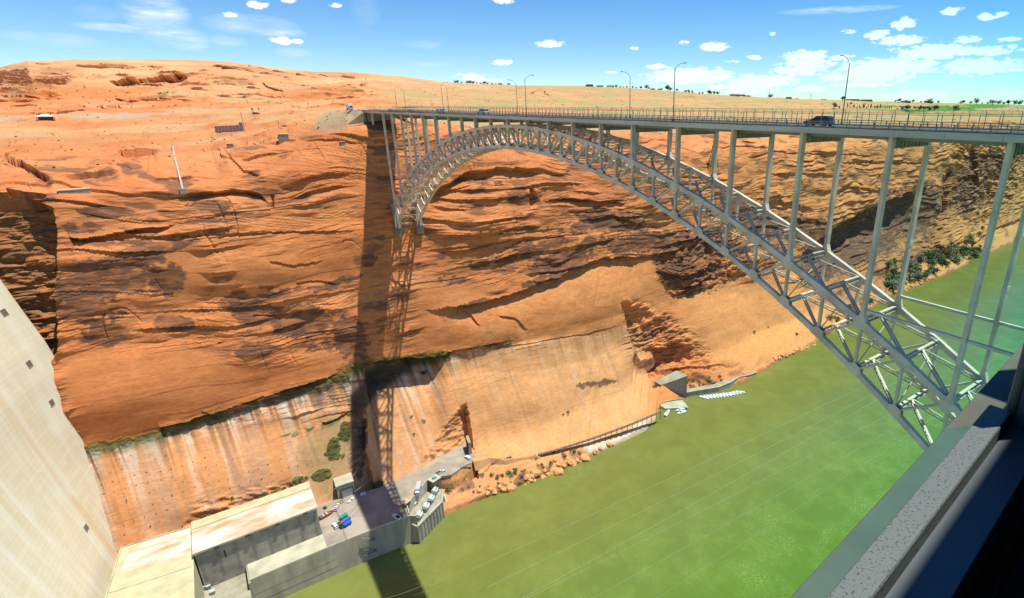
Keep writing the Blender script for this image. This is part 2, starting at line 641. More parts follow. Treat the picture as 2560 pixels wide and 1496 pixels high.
# -- relief: bedding planes that run nearly level, cross beds between them, joints, and weathering
warpz = fbm(PX3 / 75, PY3 / 75, ZZ / 50, 3, 5) * 8 + fbm(PX3 / 22, PY3 / 22, ZZ / 12, 3, 6) * .7
s = ZZ + warpz + .02 * PX3
mask1 = sst(-.25, .55, fbm(PX3 / 34, s / 11, None, 3, 11))
mask2 = sst(-.1, .5, fbm(PX3 / 22, s / 5, None, 3, 12))
mask3 = sst(-.05, .4, fbm(PX3 / 30, s / 8, None, 2, 13))
saw = lambda q: 1 - (q - np.floor(q))
irr = lambda q, sd: q + .85 * vn(q / 2.3, q * 0 + sd * 3.7, None, sd)      # uneven spacing of the beds
beds1 = saw(irr(s / 8.3, 101)) * mask1
beds2 = saw(irr(s / 2.9, 102) + .16 * fbm(PX3 / 26, ZZ / 8, None, 2, 14)) * mask2
tilt = np.where(fbm(PX3 / 50, s / 9, None, 2, 15) > 0, .30, -.22)
s3 = s + tilt * PX3
beds3 = saw(irr(s3 / 1.75, 103) + .12 * fbm(PX3 / 18, ZZ / 6, None, 2, 16)) * mask3
big = fbm(PX3 / 55, PY3 / 55, ZZ / 45, 4, 1)
mid = fbm(PX3 / 24, PY3 / 24, ZZ / 7, 4, 2)
fine = fbm(PX3 / 6.5, PY3 / 6.5, ZZ / 1.2, 3, 4)
rid = 1 - np.abs(fbm(PX3 / 13 + .15 * ZZ / 13, PY3 / 60, ZZ / 50, 2, 8)) * 4
blocks = np.floor(fbm(PX3 / 4.2, s / 1.7, None, 2, 9) * 5) / 5
act = (1 - .93 * smooth) * (1 + .9 * rough)
BULGE = [(1400, 775, 300, 120, -17, 8), (330, 960, 330, 120, -12, 4.0), (1770, 800, 140, 90, 0, 4), (620, 660, 200, 70, -8, 2.5), (1150, 790, 130, 80, 0, 2), (1330, 960, 280, 130, -12, 6.0), (520, 1180, 300, 110, -14, 2.5), (1150, 560, 170, 50, -8, 2), (760, 420, 160, 50, 0, 2)]
bulge = 0
for bx, by, ba, bb, bt, bh in BULGE:
    c_, s_ = math.cos(math.radians(bt)), math.sin(math.radians(bt))
    a_, b_ = U_ - bx, V_ - by
    bulge = bulge + bh * np.clip(1 - ((a_ * c_ + b_ * s_) / ba) ** 2 - ((-a_ * s_ + b_ * c_) / bb) ** 2, 0, 1) ** 1.5
lump = fbm(PX3 / 26, PY3 / 26, ZZ / 17, 2, 19)
prot = bulge + big * 3.0 * (1 - .5 * smooth) + lump * 1.3 * (1 - .55 * smooth) + (beds1 * 1.9 + beds2 * .52 + beds3 * .22) * act + mid * (.42 * act + .10) + fine * (.13 * act + .02) - np.clip(rid - .88, 0, 1) * 6 * act * sst(-.1, .4, lump) * (1 - rough * .5) + blocks * rough * 1.3
prot = prot * (.25 + .75 * low) * (1 - .75 * farw)
# plateau relief
terr = (saw(-(ZZ + warpz * .5 + .03 * PX3) / 9) * sst(.0, .5, fbm(PX3 / 90, PY3 / 60, None, 3, 21)) * 3.5 + fbm(PX3 / 130, PY3 / 130, None, 4, 22) * 6 + fbm(PX3 / 30, PY3 / 16, None, 4, 23) * 2.2
        - np.clip(1 - np.abs(fbm(PX3 / 60, PY3 / 40, None, 3, 24)) * 3 - .6, 0, 1) * 5) * farw * (1 - .6 * sst(NLOW + 6, NLOW + 7, TT))[:, None]
fillm = patch([(770, 300), (800, 272), (892, 268), (908, 300), (885, 315), (820, 335), (785, 330)], 3, 5)
led = (saw(-(ZZ + warpz * .35 + .02 * PX3) / 3.4) * sst(-.1, .35, fbm(PX3 / 60, PY3 / 45, None, 3, 27)) * 1.9) * sst(430, 520, DD) * (1 - cliffy) * (1 - sst(NLOW + 6.6, NLOW + 7, TT))[:, None] * (.5 + .6 * (U_ < 900))
prot = (prot + terr * .8 + led * .3) * (1 - fillm)
led = led * (1 - fillm)

# -- ledges: (polyline, depth in m, recovery in picture units); the rock below the line lies back
LEDGES = [
    ([(285, 370), (330, 367), (395, 366)], 4.5, 26), ([(5, 385), (50, 398), (95, 425), (130, 445)], 3.5, 24), ([(150, 440), (240, 432), (300, 424)], 2.2, 16),
    ([(440, 478), (500, 470), (570, 466), (640, 474), (668, 512)], 3.2, 18), ([(120, 572), (200, 588), (260, 580), (330, 565), (440, 556)], 3.6, 20), ([(320, 585), (480, 578), (700, 572), (900, 566)], 1.0, 8),
    ([(555, 372), (600, 425), (645, 440)], 1.3, 10), ([(1030, 490), (1090, 460), (1160, 425), (1240, 418), (1345, 424)], 4.2, 34), ([(960, 505), (1050, 480), (1170, 455)], 1.2, 9),
    ([(1330, 497), (1400, 490), (1500, 496), (1550, 505)], 2.6, 15), ([(1420, 545), (1500, 530), (1560, 545), (1600, 560)], 1.6, 14), ([(1040, 590), (1250, 575), (1400, 560)], .9, 8),
    ([(1020, 620), (1200, 600), (1420, 575), (1470, 580)], 1.0, 8), ([(1035, 768), (1110, 756), (1200, 742), (1290, 712), (1360, 684), (1420, 655), (1500, 634), (1620, 636)], 6.0, 36),
    ([(1120, 760), (1150, 765), (1180, 800)], 1.6, 14), ([(1220, 775), (1260, 780), (1290, 810)], 1.4, 12),
    ([(195, 1098), (330, 1076), (450, 1040), (560, 1006), (700, 958), (800, 928), (850, 908)], 5.0, 20), ([(845, 912), (900, 892), (960, 884), (1040, 878), (1105, 872)], 17.0, 90),
    ([(1090, 868), (1180, 848), (1250, 832)], 2.2, 10), ([(1160, 858), (1280, 847), (1440, 822), (1530, 800)], .7, 6), ([(690, 1078), (760, 1052), (830, 1030), (868, 1008)], 1.7, 12),
    ([(335, 988), (375, 978), (420, 982), (470, 1000), (545, 1032)], .7, 7), ([(395, 1038), (430, 1030), (462, 1040)], .5, 6), ([(1640, 728), (1700, 712), (1770, 700)], 2.2, 14),
    ([(1000, 700), (1100, 690), (1200, 672)], .5, 5), ([(640, 640), (720, 652), (800, 640)], .9, 8), ([(700, 700), (780, 690), (840, 700)], .9, 9), ([(560, 790), (620, 775), (720, 770)], .9, 9),
    ([(440, 860), (520, 850), (560, 838)], .8, 7), ([(470, 770), (500, 800), (522, 830)], 1.2, 9), ([(300, 900), (330, 905), (345, 930)], .5, 6),
    ([(1960, 640), (2000, 600), (2060, 555), (2130, 520), (2200, 490), (2290, 455)], 15, 120), ([(1830, 510), (1900, 490), (1960, 500), (2010, 520)], 3.5, 30), ([(1900, 560), (1960, 540), (2030, 545)], 3, 26),
    ([(1990, 470), (2090, 460), (2180, 470)], 2.4, 18), ([(1880, 430), (1980, 425), (2080, 432)], 1.6, 12), ([(2050, 400), (2180, 396), (2300, 402)], 1.6, 12), ([(1900, 380), (2000, 376), (2150, 382)], 1.3, 10),
    ([(2320, 380), (2400, 384), (2520, 380)], 2.4, 18), ([(2340, 440), (2420, 430), (2510, 436)], 3, 24), ([(1760, 365), (1830, 362), (1900, 370)], 1.2, 9),
    ([(0, 240), (80, 244), (180, 246)], 2.5, 10), ([(260, 205), (330, 196), (400, 192), (440, 190), (468, 200)], 17, 13), ([(280, 244), (310, 250), (330, 255)], 5, 7), ([(370, 248), (430, 254), (480, 252)], 5, 7),
    ([(180, 268), (280, 266), (330, 262)], 4, 5), ([(640, 205), (660, 212), (700, 225)], 5, 8), ([(1300, 232), (1330, 226), (1360, 236)], 5, 9), ([(1640, 240), (1700, 238), (1720, 246)], 6, 8),
    ([(550, 232), (640, 236), (720, 236)], 3, 5), ([(670, 258), (720, 262), (780, 264)], 2.5, 6), ([(1000, 262), (1060, 266), (1120, 270)], 2, 4), ([(640, 310), (680, 300), (720, 312)], 1.8, 10), ([(620, 352), (680, 340), (740, 352)], 1.4, 8),
    ([(580, 355), (640, 352), (700, 356)], 1.2, 8), ([(740, 355), (840, 352), (890, 360)], 1.0, 8), ([(0, 470), (40, 476), (120, 482)], 3, 18), ([(370, 440), (420, 432), (480, 436)], 1.0, 8), ([(260, 412), (300, 415), (330, 420)], 1, 8)]
rec = np.zeros(U_.shape)
for pl, dep, h in LEDGES:
    xs, ys = [p[0] for p in pl], [p[1] for p in pl]
    if xs[-1] < xs[0]: xs, ys = xs[::-1], ys[::-1]
    x0, x1 = xs[0], xs[-1]
    c = (PXC / K > x0 - 60) & (PXC / K < x1 + 90)
    u, v = U_[:, c], V_[:, c]
    l = np.interp(u, xs, ys) + WU[:, c] * min(7, h * .35) + WF[:, c] * min(2.5, h * .12)
    tp = sst(x0, x0 + (x1 - x0) * .18, u) * (1 - sst(x1 - (x1 - x0) * .18, x1, u))
    t = v - l
    near = (1 - sst(h * 2.2, h * 3.2, t))
    r = np.where(t > 0, dep * np.exp(-t / h) * near, -.22 * min(dep, 4) * np.exp(np.minimum(t, 0) / (h * .8)))
    r = np.where(t < -h * 3, 0, r)
    rec[:, c] += r * tp
# ramped cuts: polygon of rows (v, u left, u right), depth rises towards the sharp side
CUTS = [([(990, 1135, 1146), (1040, 1105, 1155), (1105, 1060, 1166), (1140, 1030, 1172), (1180, 1010, 1180)], 9, 1),
        ([(740, 1512, 1560), (800, 1535, 1640), (860, 1560, 1720), (930, 1600, 1790), (950, 1612, 1800)], 10, -1),
        ([(460, 1303, 1312), (512, 1306, 1335)], 5, -1), ([(560, 1734, 1752), (620, 1732, 1756), (705, 1728, 1748)], 6, -1),
        ([(1010, 866, 905), (1100, 868, 898), (1200, 876, 925), (1240, 880, 940)], 5, 1), ([(400, 2330, 2350), (520, 2300, 2330), (640, 2250, 2300)], 8, 1),
        ([(520, 2420, 2450), (640, 2380, 2440)], 10, -1), ([(350, 2360, 2400), (460, 2370, 2410)], 7, 1), ([(480, 664, 672), (520, 666, 674)], 2, 1)]
for rows, dep, side in CUTS:
    vs = [r[0] for r in rows]
    v = V_ + WV * 5
    l = np.interp(v, vs, [r[1] for r in rows]) + WF * 3
    r_ = np.interp(v, vs, [r[2] for r in rows]) + WF * 3
    q = np.clip((U_ - l) / (r_ - l), 0, 1)
    ins = (v > vs[0]) & (v < vs[-1]) & (U_ > l) & (U_ < r_)
    fade = sst(vs[0], vs[0] + .15 * (vs[-1] - vs[0]), v) * (1 - .6 * sst(vs[-1] - 12, vs[-1], v))
    rec += np.where(ins, dep * (q if side > 0 else 1 - q) * fade, 0)
# the keyway cut beside the dam
kw = patch([(-400, 470), (60, 480), (128, 510), (142, 600), (134, 720), (146, 866), (120, 905), (60, 905), (-400, 700)], 5)
rec += kw * 9
prot = prot - rec * (1 - farw)

# normals of the base sheet
du = np.gradient(BASE, axis=1); dv = np.gradient(BASE, axis=0)
NRM = np.cross(du, dv)
NRM /= np.linalg.norm(NRM, axis=2, keepdims=True) + 1e-9
NRM *= np.where(NRM[..., 2:3] < 0, -1, 1)
for i in range(3): NRM[..., i] = blur(NRM[..., i], 6)
NRM[..., 1] = np.where(NRM[..., 1] > 0, 0, NRM[..., 1])
NRM /= np.linalg.norm(NRM, axis=2, keepdims=True)
VERT = BASE + NRM * prot[..., None]
VERT = VERT + (rec * farw)[..., None] * np.array([.25, .85, -.5]) + np.array([-.2, -.95, .22]) * (led * 3.2 * (1 + .9 * sst(700, 1300, DD)))[..., None]
# keep the rock behind the yard, the road and the tunnel mouth
X_, Y_, Z_ = VERT[..., 0], VERT[..., 1], VERT[..., 2]
yardm = (X_ > -170) & (X_ < 16) & (Z_ > -216) & (Z_ < YARD + 3)
Z_ = np.where(yardm & (Y_ < 264), np.minimum(Z_, YARD - 1.5), Z_)
VERT[..., 2] = Z_

# -- what the rock is made of: base colours
VARN = [(235, 690, 125, 62, -6, 1.0), (310, 640, 130, 34, -20, 1), (410, 690, 46, 44, 0, .9), (215, 770, 90, 30, 0, .9), (255, 820, 60, 30, 0, .7), (260, 520, 60, 14, 0, .7), (520, 510, 70, 16, 0, .7), (180, 560, 70, 14, 0, .8), (310, 595, 70, 10, 0, .8), (420, 615, 70, 8, -22, .8),
        (600, 745, 50, 26, 0, .7), (735, 800, 78, 44, -15, .9), (660, 780, 60, 22, 0, .6), (430, 798, 52, 16, 0, .9), (640, 860, 60, 16, -8, .7), (860, 840, 46, 60, 0, .9), (790, 850, 60, 20, 0, .6), (700, 720, 70, 10, -10, .6), (900, 640, 26, 14, 0, .8), (820, 700, 50, 10, -20, .5),
        (1290, 488, 42, 14, 0, .8), (1420, 560, 70, 16, 0, .7), (1500, 545, 90, 30, 6, 1), (1570, 600, 90, 30, 0, 1), (1330, 600, 80, 14, -10, .7), (1240, 640, 70, 12, -8, .6), (1400, 640, 90, 26, -16, .8), (1170, 745, 44, 7, -14, .7), (1330, 690, 60, 12, -18, .6), (1480, 600, 60, 20, 0, .7), (1100, 690, 40, 8, 0, .3),
        (1700, 640, 90, 80, 0, 1.0), (1640, 600, 50, 30, 0, .9), (1780, 600, 50, 50, 0, .7), (1880, 560, 80, 30, 0, .8), (1960, 560, 80, 30, 0, .8), (2120, 590, 130, 60, -20, 1), (2240, 520, 90, 60, -30, 1), (1800, 520, 60, 20, 0, .6), (2050, 640, 90, 40, -25, .9), (2380, 470, 60, 60, 0, .6), (2440, 400, 60, 30, 0, .6),
        (1470, 945, 44, 7, -8, .35), (1440, 545, 30, 10, 0, .6), (420, 250, 60, 6, 0, .2), (880, 1090, 24, 110, 0, 1), (660, 705, 30, 8, 0, .6), (500, 545, 60, 6, 0, .5), (640, 475, 40, 8, 0, .5), (1200, 450, 30, 10, 0, .3)]
v_ = ell(VARN, .75)
v_ = v_ + .35 * fbm(PX3 / 1.7, s / .8, None, 3, 45)
varn = sst(-.12, .14, v_) * (.62 + .38 * sst(-.5, .35, beds2 + WF * .5 + fbm(PX3 / 5, s / 1.4, None, 3, 44)))
varn = np.maximum(varn, .75 * sst(.22, .55, fbm(PX3 / 16, s / 3.0, None, 4, 41) + .25 * WF) * cliffy * (1 - smooth))
varn *= cliffy
col = np.empty(BASE.shape)
red = np.array([.545, .166, .056]); org = np.array([.645, .238, .086]); yel = np.array([.68, .32, .105]); soil = np.array([.55, .30, .14])
tone = np.clip(.42 + .00016 * (U_ - 900) + .45 * fbm(PX3 / 40, PY3 / 40, ZZ / 16, 4, 51) + .28 * fbm(PX3 / 30, s / 1.6, None, 3, 52), 0, 1)
col[:] = red * (1 - tone[..., None]) + org * tone[..., None]
y_ = np.clip(sst(1500, 2200, U_ + WU * 60) * .7 + .3 * patch([(1090, 860), (1530, 800), (1640, 1020), (1400, 1130), (1170, 1130), (1090, 960)], 8, 8) + .35 * smooth * sst(1050, 1300, U_), 0, 1)
col = col * (1 - y_[..., None]) + (yel * .6 + org * .4) * y_[..., None]
# pale washed rock low on the cliff, under the seep
seep_x = [195, 330, 450, 560, 700, 800, 850, 900, 960, 1040, 1105, 1180, 1250, 1440, 1530, 1640]
seep_y = [1106, 1084, 1046, 1012, 966, 936, 916, 896, 888, 878, 872, 852, 838, 822, 800, 790]
ts = V_ - np.interp(U_, seep_x, seep_y) + WU * 5
inx = sst(185, 215, U_) * (1 - sst(1560, 1640, U_))
below = sst(0, 10, ts) * inx * cliffy
col = col * (1 - .35 * below[..., None]) + np.array([.74, .40, .18]) * .35 * below[..., None]
st1 = fbm(PX3 / 1.7 + .05 * ZZ, ZZ / 45, None, 3, 61)
st2 = fbm(PX3 / 4.5, ZZ / 60, None, 3, 62)
fade = np.exp(-np.maximum(ts, 0) / (55 + 90 * np.maximum(st2, 0)))
pale = below * sst(-.1, .5, st1 + .4 * st2 + .55 * fade - .35) * np.clip(.18 + fade, 0, 1) * (1 - .78 * sst(1060, 1180, U_))
dark = below * sst(.15, .55, -st1 + .5 * fade - .15) * np.clip(.1 + fade, 0, 1) * (1 - .6 * sst(1090, 1180, U_))
grey = below * sst(.12, .4, fbm(PX3 / 3.2, ZZ / 70, None, 3, 63)) * .55 * (1 - .6 * sst(1060, 1180, U_))
over = (1 - sst(-22, -2, ts)) * sst(-30, -22, ts) * 0
col = col * (1 - .72 * pale[..., None]) + np.array([.62, .54, .44]) * .72 * pale[..., None]
col = col * (1 - .5 * grey[..., None]) + np.array([.36, .28, .235]) * .5 * grey[..., None]
col = col * (1 - .8 * dark[..., None]) + np.array([.085, .075, .07]) * .8 * dark[..., None]
# shade of the cave and seep overhang painted near black, with wet staining
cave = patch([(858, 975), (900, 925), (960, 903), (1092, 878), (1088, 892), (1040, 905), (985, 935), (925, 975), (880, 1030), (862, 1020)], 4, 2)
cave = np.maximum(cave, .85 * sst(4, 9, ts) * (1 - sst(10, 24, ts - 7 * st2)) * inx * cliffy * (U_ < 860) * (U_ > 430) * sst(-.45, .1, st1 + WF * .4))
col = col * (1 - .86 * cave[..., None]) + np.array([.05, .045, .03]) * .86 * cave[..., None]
# desert varnish
col = col * (1 - .88 * varn[..., None]) + np.array([.105, .053, .038]) * .88 * varn[..., None]
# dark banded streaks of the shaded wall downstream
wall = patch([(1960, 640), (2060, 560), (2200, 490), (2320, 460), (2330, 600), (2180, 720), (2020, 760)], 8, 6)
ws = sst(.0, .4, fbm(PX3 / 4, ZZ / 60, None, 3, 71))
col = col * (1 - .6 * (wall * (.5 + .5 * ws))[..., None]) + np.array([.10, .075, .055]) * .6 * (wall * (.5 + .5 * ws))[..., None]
# keyway : loose brown broken rock
kb = blur(kw, 3)
kbm = (kb * (.55 + .45 * sst(-.3, .3, WF)))[..., None]
col = col * (1 - kbm) + np.array([.27, .125, .05]) * kbm
# desert soil with grass on the flats, olive where it is dense
flat = sst(.80, .95, NRM[..., 2]) * sst(NLOW + 1.2, NLOW + 3, TT)[:, None]
so_ = flat * sst(-.35, .25, fbm(PX3 / 70, PY3 / 70, None, 4, 81) + .1 - .35 * (1 - sst(700, 1100, U_)) + .55 * sst(850, 1200, U_))
col = col * (1 - .8 * so_[..., None]) + soil * .8 * so_[..., None]
gr = flat * sst(.0, .45, fbm(PX3 / 90, PY3 / 45, None, 4, 82) + .25 * sst(850, 1200, U_)) * (.22 + .53 * sst(800, 1150, U_))
col = col * (1 - gr[..., None]) + np.array([.36, .285, .125]) * gr[..., None]
hill = sst(NLOW + 5.4, NLOW + 6.2, TT)[:, None] * (1 - sst(1050, 1400, U_))
col = col * (1 - .85 * hill[..., None]) + (np.array([.64, .315, .15]) * (1 + .25 * fbm(PX3 / 80, ZZ / 6, None, 4, 83))[..., None]) * .85 * hill[..., None]
lawn = np.clip(ell([(2330, 268, 90, 7, 0, 1), (2180, 262, 40, 4, 0, .8), (2420, 262, 70, 6, 0, .9), (2240, 275, 60, 4, 0, .7)], .5) * 2, 0, 1) * (DD > 800)
col = col * (1 - lawn[..., None]) + np.array([.10, .22, .035]) * lawn[..., None]
# the paler fill beside the bridge's end and the road on the far side
fill = patch([(775, 300), (800, 276), (892, 272), (905, 300), (880, 312), (820, 330), (790, 326)], 3, 2)
col = col * (1 - .75 * fill[..., None]) + np.array([.33, .25, .15]) * .75 * fill[..., None]
rdl = np.interp(U_, [-300, 0, 300, 420, 560, 640], [297, 292, 288, 283, 276, 270])
rd = (np.abs(V_ - rdl) < 1.6) * (DD > 480) * (U_ < 625)
col = col * (1 - .8 * rd[..., None]) + np.array([.42, .31, .23]) * .8 * rd[..., None]
# moss and fern on the seep line
mz = np.exp(-(np.minimum(ts, 0) / 11) ** 2) * np.exp(-(np.maximum(ts, 0) / np.where(U_ < 1110, 20, 9)) ** 2)
moss = inx * cliffy * mz * sst(-.35, .15, fbm(PX3 / 8, PY3 / 8, ZZ / 5, 3, 91) + .25 * (U_ < 1110) - .25 * (U_ > 1110)) * (1 - .6 * (U_ > 1250))
t2 = V_ - np.interp(U_, [690, 760, 830, 868], [1080, 1056, 1034, 1012])
moss = np.maximum(moss, np.exp(-(t2 / 8) ** 2) * (U_ > 690) * (U_ < 875) * sst(-.3, .1, WF))
moss = np.maximum(moss, sst(.05, .3, ell([(790, 1170, 26, 16, -20, 1), (820, 1110, 18, 30, 0, .7), (735, 1180, 20, 12, 0, .7), (850, 1060, 14, 26, 0, .8), (930, 1190, 20, 14, 0, .6)], .7)) * cliffy)
olive = blur(sst(.0, .4, ell([(800, 1110, 80, 75, -15, 1), (830, 1190, 60, 60, 0, .9)], .6)), 3) * cliffy
col = col * (1 - .6 * olive[..., None]) + np.array([.27, .21, .10]) * .6 * olive[..., None]
mcol = np.array([.058, .070, .016]) * (1 + .5 * WF[..., None]) + np.array([.10, .075, .045]) * np.clip(-WU, 0, 1)[..., None]
col = col * (1 - .9 * moss[..., None]) + np.clip(mcol, .01, 1) * .9 * moss[..., None]
# moss and fern stand out of the rock in cushions
VERT = VERT + NRM * (moss * (np.abs(WF) * 1.0 + .15))[..., None]
# bleached slab at the water's edge below the walkway
bl = patch([(1430, 1092), (1500, 1078), (1600, 1030), (1632, 1012), (1650, 1022), (1600, 1060), (1540, 1090), (1450, 1116)], 4, 1) * cliffy
col = col * (1 - .75 * bl[..., None]) + np.array([.74, .56, .42]) * .75 * bl[..., None]
# damp rock at the waterline
wet = 1 - sst(-210.6, -208.8, VERT[..., 2] + WF * .5)
col *= (1 - .45 * wet * (DD < 1200))[..., None]
# bolt holes drilled in a grid in the cut face by the powerhouse
gx, gz = PX3 / 4.2 + .5 * WU, ZZ / 4.2 + .5 * WV
bolt = ((gx - np.round(gx)) ** 2 + (gz - np.round(gz)) ** 2 < .0045) & (WF > -.35) & (V_ > 1120) & (U_ > 215) & (U_ < 760) & (ZZ > -194)
col = np.where(bolt[..., None], np.array([.10, .06, .05]), col)
col = np.clip(col * (1 + .10 * WF[..., None] * cliffy[..., None]), .008, .85)


def build_terrain():
    me = bpy.data.meshes.new('canyon_terrain')
    nv = NR * NC
    me.vertices.add(nv)
    me.vertices.foreach_set('co', VERT.reshape(-1).astype(np.float32))
    i = np.arange(NR * NC).reshape(NR, NC)
    q = np.stack([i[:-1, :-1], i[:-1, 1:], i[1:, 1:], i[1:, :-1]], -1).reshape(-1, 4)
    me.loops.add(q.size)
    me.loops.foreach_set('vertex_index', q.reshape(-1).astype(np.int32))
    me.polygons.add(len(q))
    me.polygons.foreach_set('loop_start', np.arange(0, q.size, 4, dtype=np.int32))
    me.polygons.foreach_set('use_smooth', np.zeros(len(q), bool))
    me.update()
    me.validate()
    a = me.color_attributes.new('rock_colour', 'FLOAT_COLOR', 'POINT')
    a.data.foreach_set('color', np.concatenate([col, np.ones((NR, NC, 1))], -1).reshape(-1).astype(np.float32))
    a = me.attributes.new('grain', 'FLOAT', 'POINT')
    a.data.foreach_set('value', np.clip(act * cliffy + .25 * (1 - cliffy), 0, 2).reshape(-1).astype(np.float32))
    m, nt, b = nodemat('sandstone', .92, .15)
    N = nt.nodes.new
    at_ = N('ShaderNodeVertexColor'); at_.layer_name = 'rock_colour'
    tc = N('ShaderNodeTexCoord')
    mp = N('ShaderNodeMapping'); mp.inputs['Scale'].default_value = (.55, .55, 1.5)
    nt.links.new(tc.outputs['Object'], mp.inputs[0])
    n = N('ShaderNodeTexNoise'); n.inputs['Scale'].default_value = .9; n.inputs['Detail'].default_value = 8; n.inputs['Roughness'].default_value = .65
    nt.links.new(mp.outputs[0], n.inputs['Vector'])
    r = N('ShaderNodeMapRange'); r.inputs[1].default_value = .3; r.inputs[2].default_value = .7; r.inputs[3].default_value = .82; r.inputs[4].default_value = 1.14
    nt.links.new(n.outputs[0], r.inputs[0])
    mx = N('ShaderNodeVectorMath'); mx.operation = 'SCALE'
    nt.links.new(at_.outputs[0], mx.inputs[0]); nt.links.new(r.outputs[0], mx.inputs['Scale'])
    nt.links.new(mx.outputs[0], b.inputs['Base Color'])
    gr_ = N('ShaderNodeAttribute'); gr_.attribute_name = 'grain'
    dist = N('ShaderNodeMath'); dist.operation = 'MULTIPLY_ADD'; dist.inputs[1].default_value = .30; dist.inputs[2].default_value = .06
    nt.links.new(gr_.outputs['Fac'], dist.inputs[0])
    bp = N('ShaderNodeBump'); bp.inputs['Strength'].default_value = 1
    nt.links.new(dist.outputs[0], bp.inputs['Distance'])
    nt.links.new(n.outputs[0], bp.inputs['Height']); nt.links.new(bp.outputs[0], b.inputs['Normal'])
    me.materials.append(m)
    o = bpy.data.objects.new('canyon_terrain', me)
    COL.objects.link(o)
    o['kind'] = 'structure'
    return o


terrain = build_terrain()
UF, VF = proj(VERT)


def ground(px, py, dmin=0):
    "point of the terrain that pixel (px, py) of the 2560-wide photograph shows"
    c0 = int(np.argmin(np.abs(PXC - px)))
    best = None
    lo, hi = max(0, c0 - 60), min(NC, c0 + 60)
    e = (UF[:, lo:hi] - px) ** 2 + (VF[:, lo:hi] - py) ** 2 + np.where(DD[:, lo:hi] < dmin, 1e6, 0)
    m = e < e.min() + 12
    d = np.where(m, DD[:, lo:hi], 1e9)
    k = np.unravel_index(np.argmin(d), d.shape)
    return Vector(VERT[k[0], lo + k[1]])


def ground2(px, py, dmin=0): return ground(px * K, py * K, dmin)


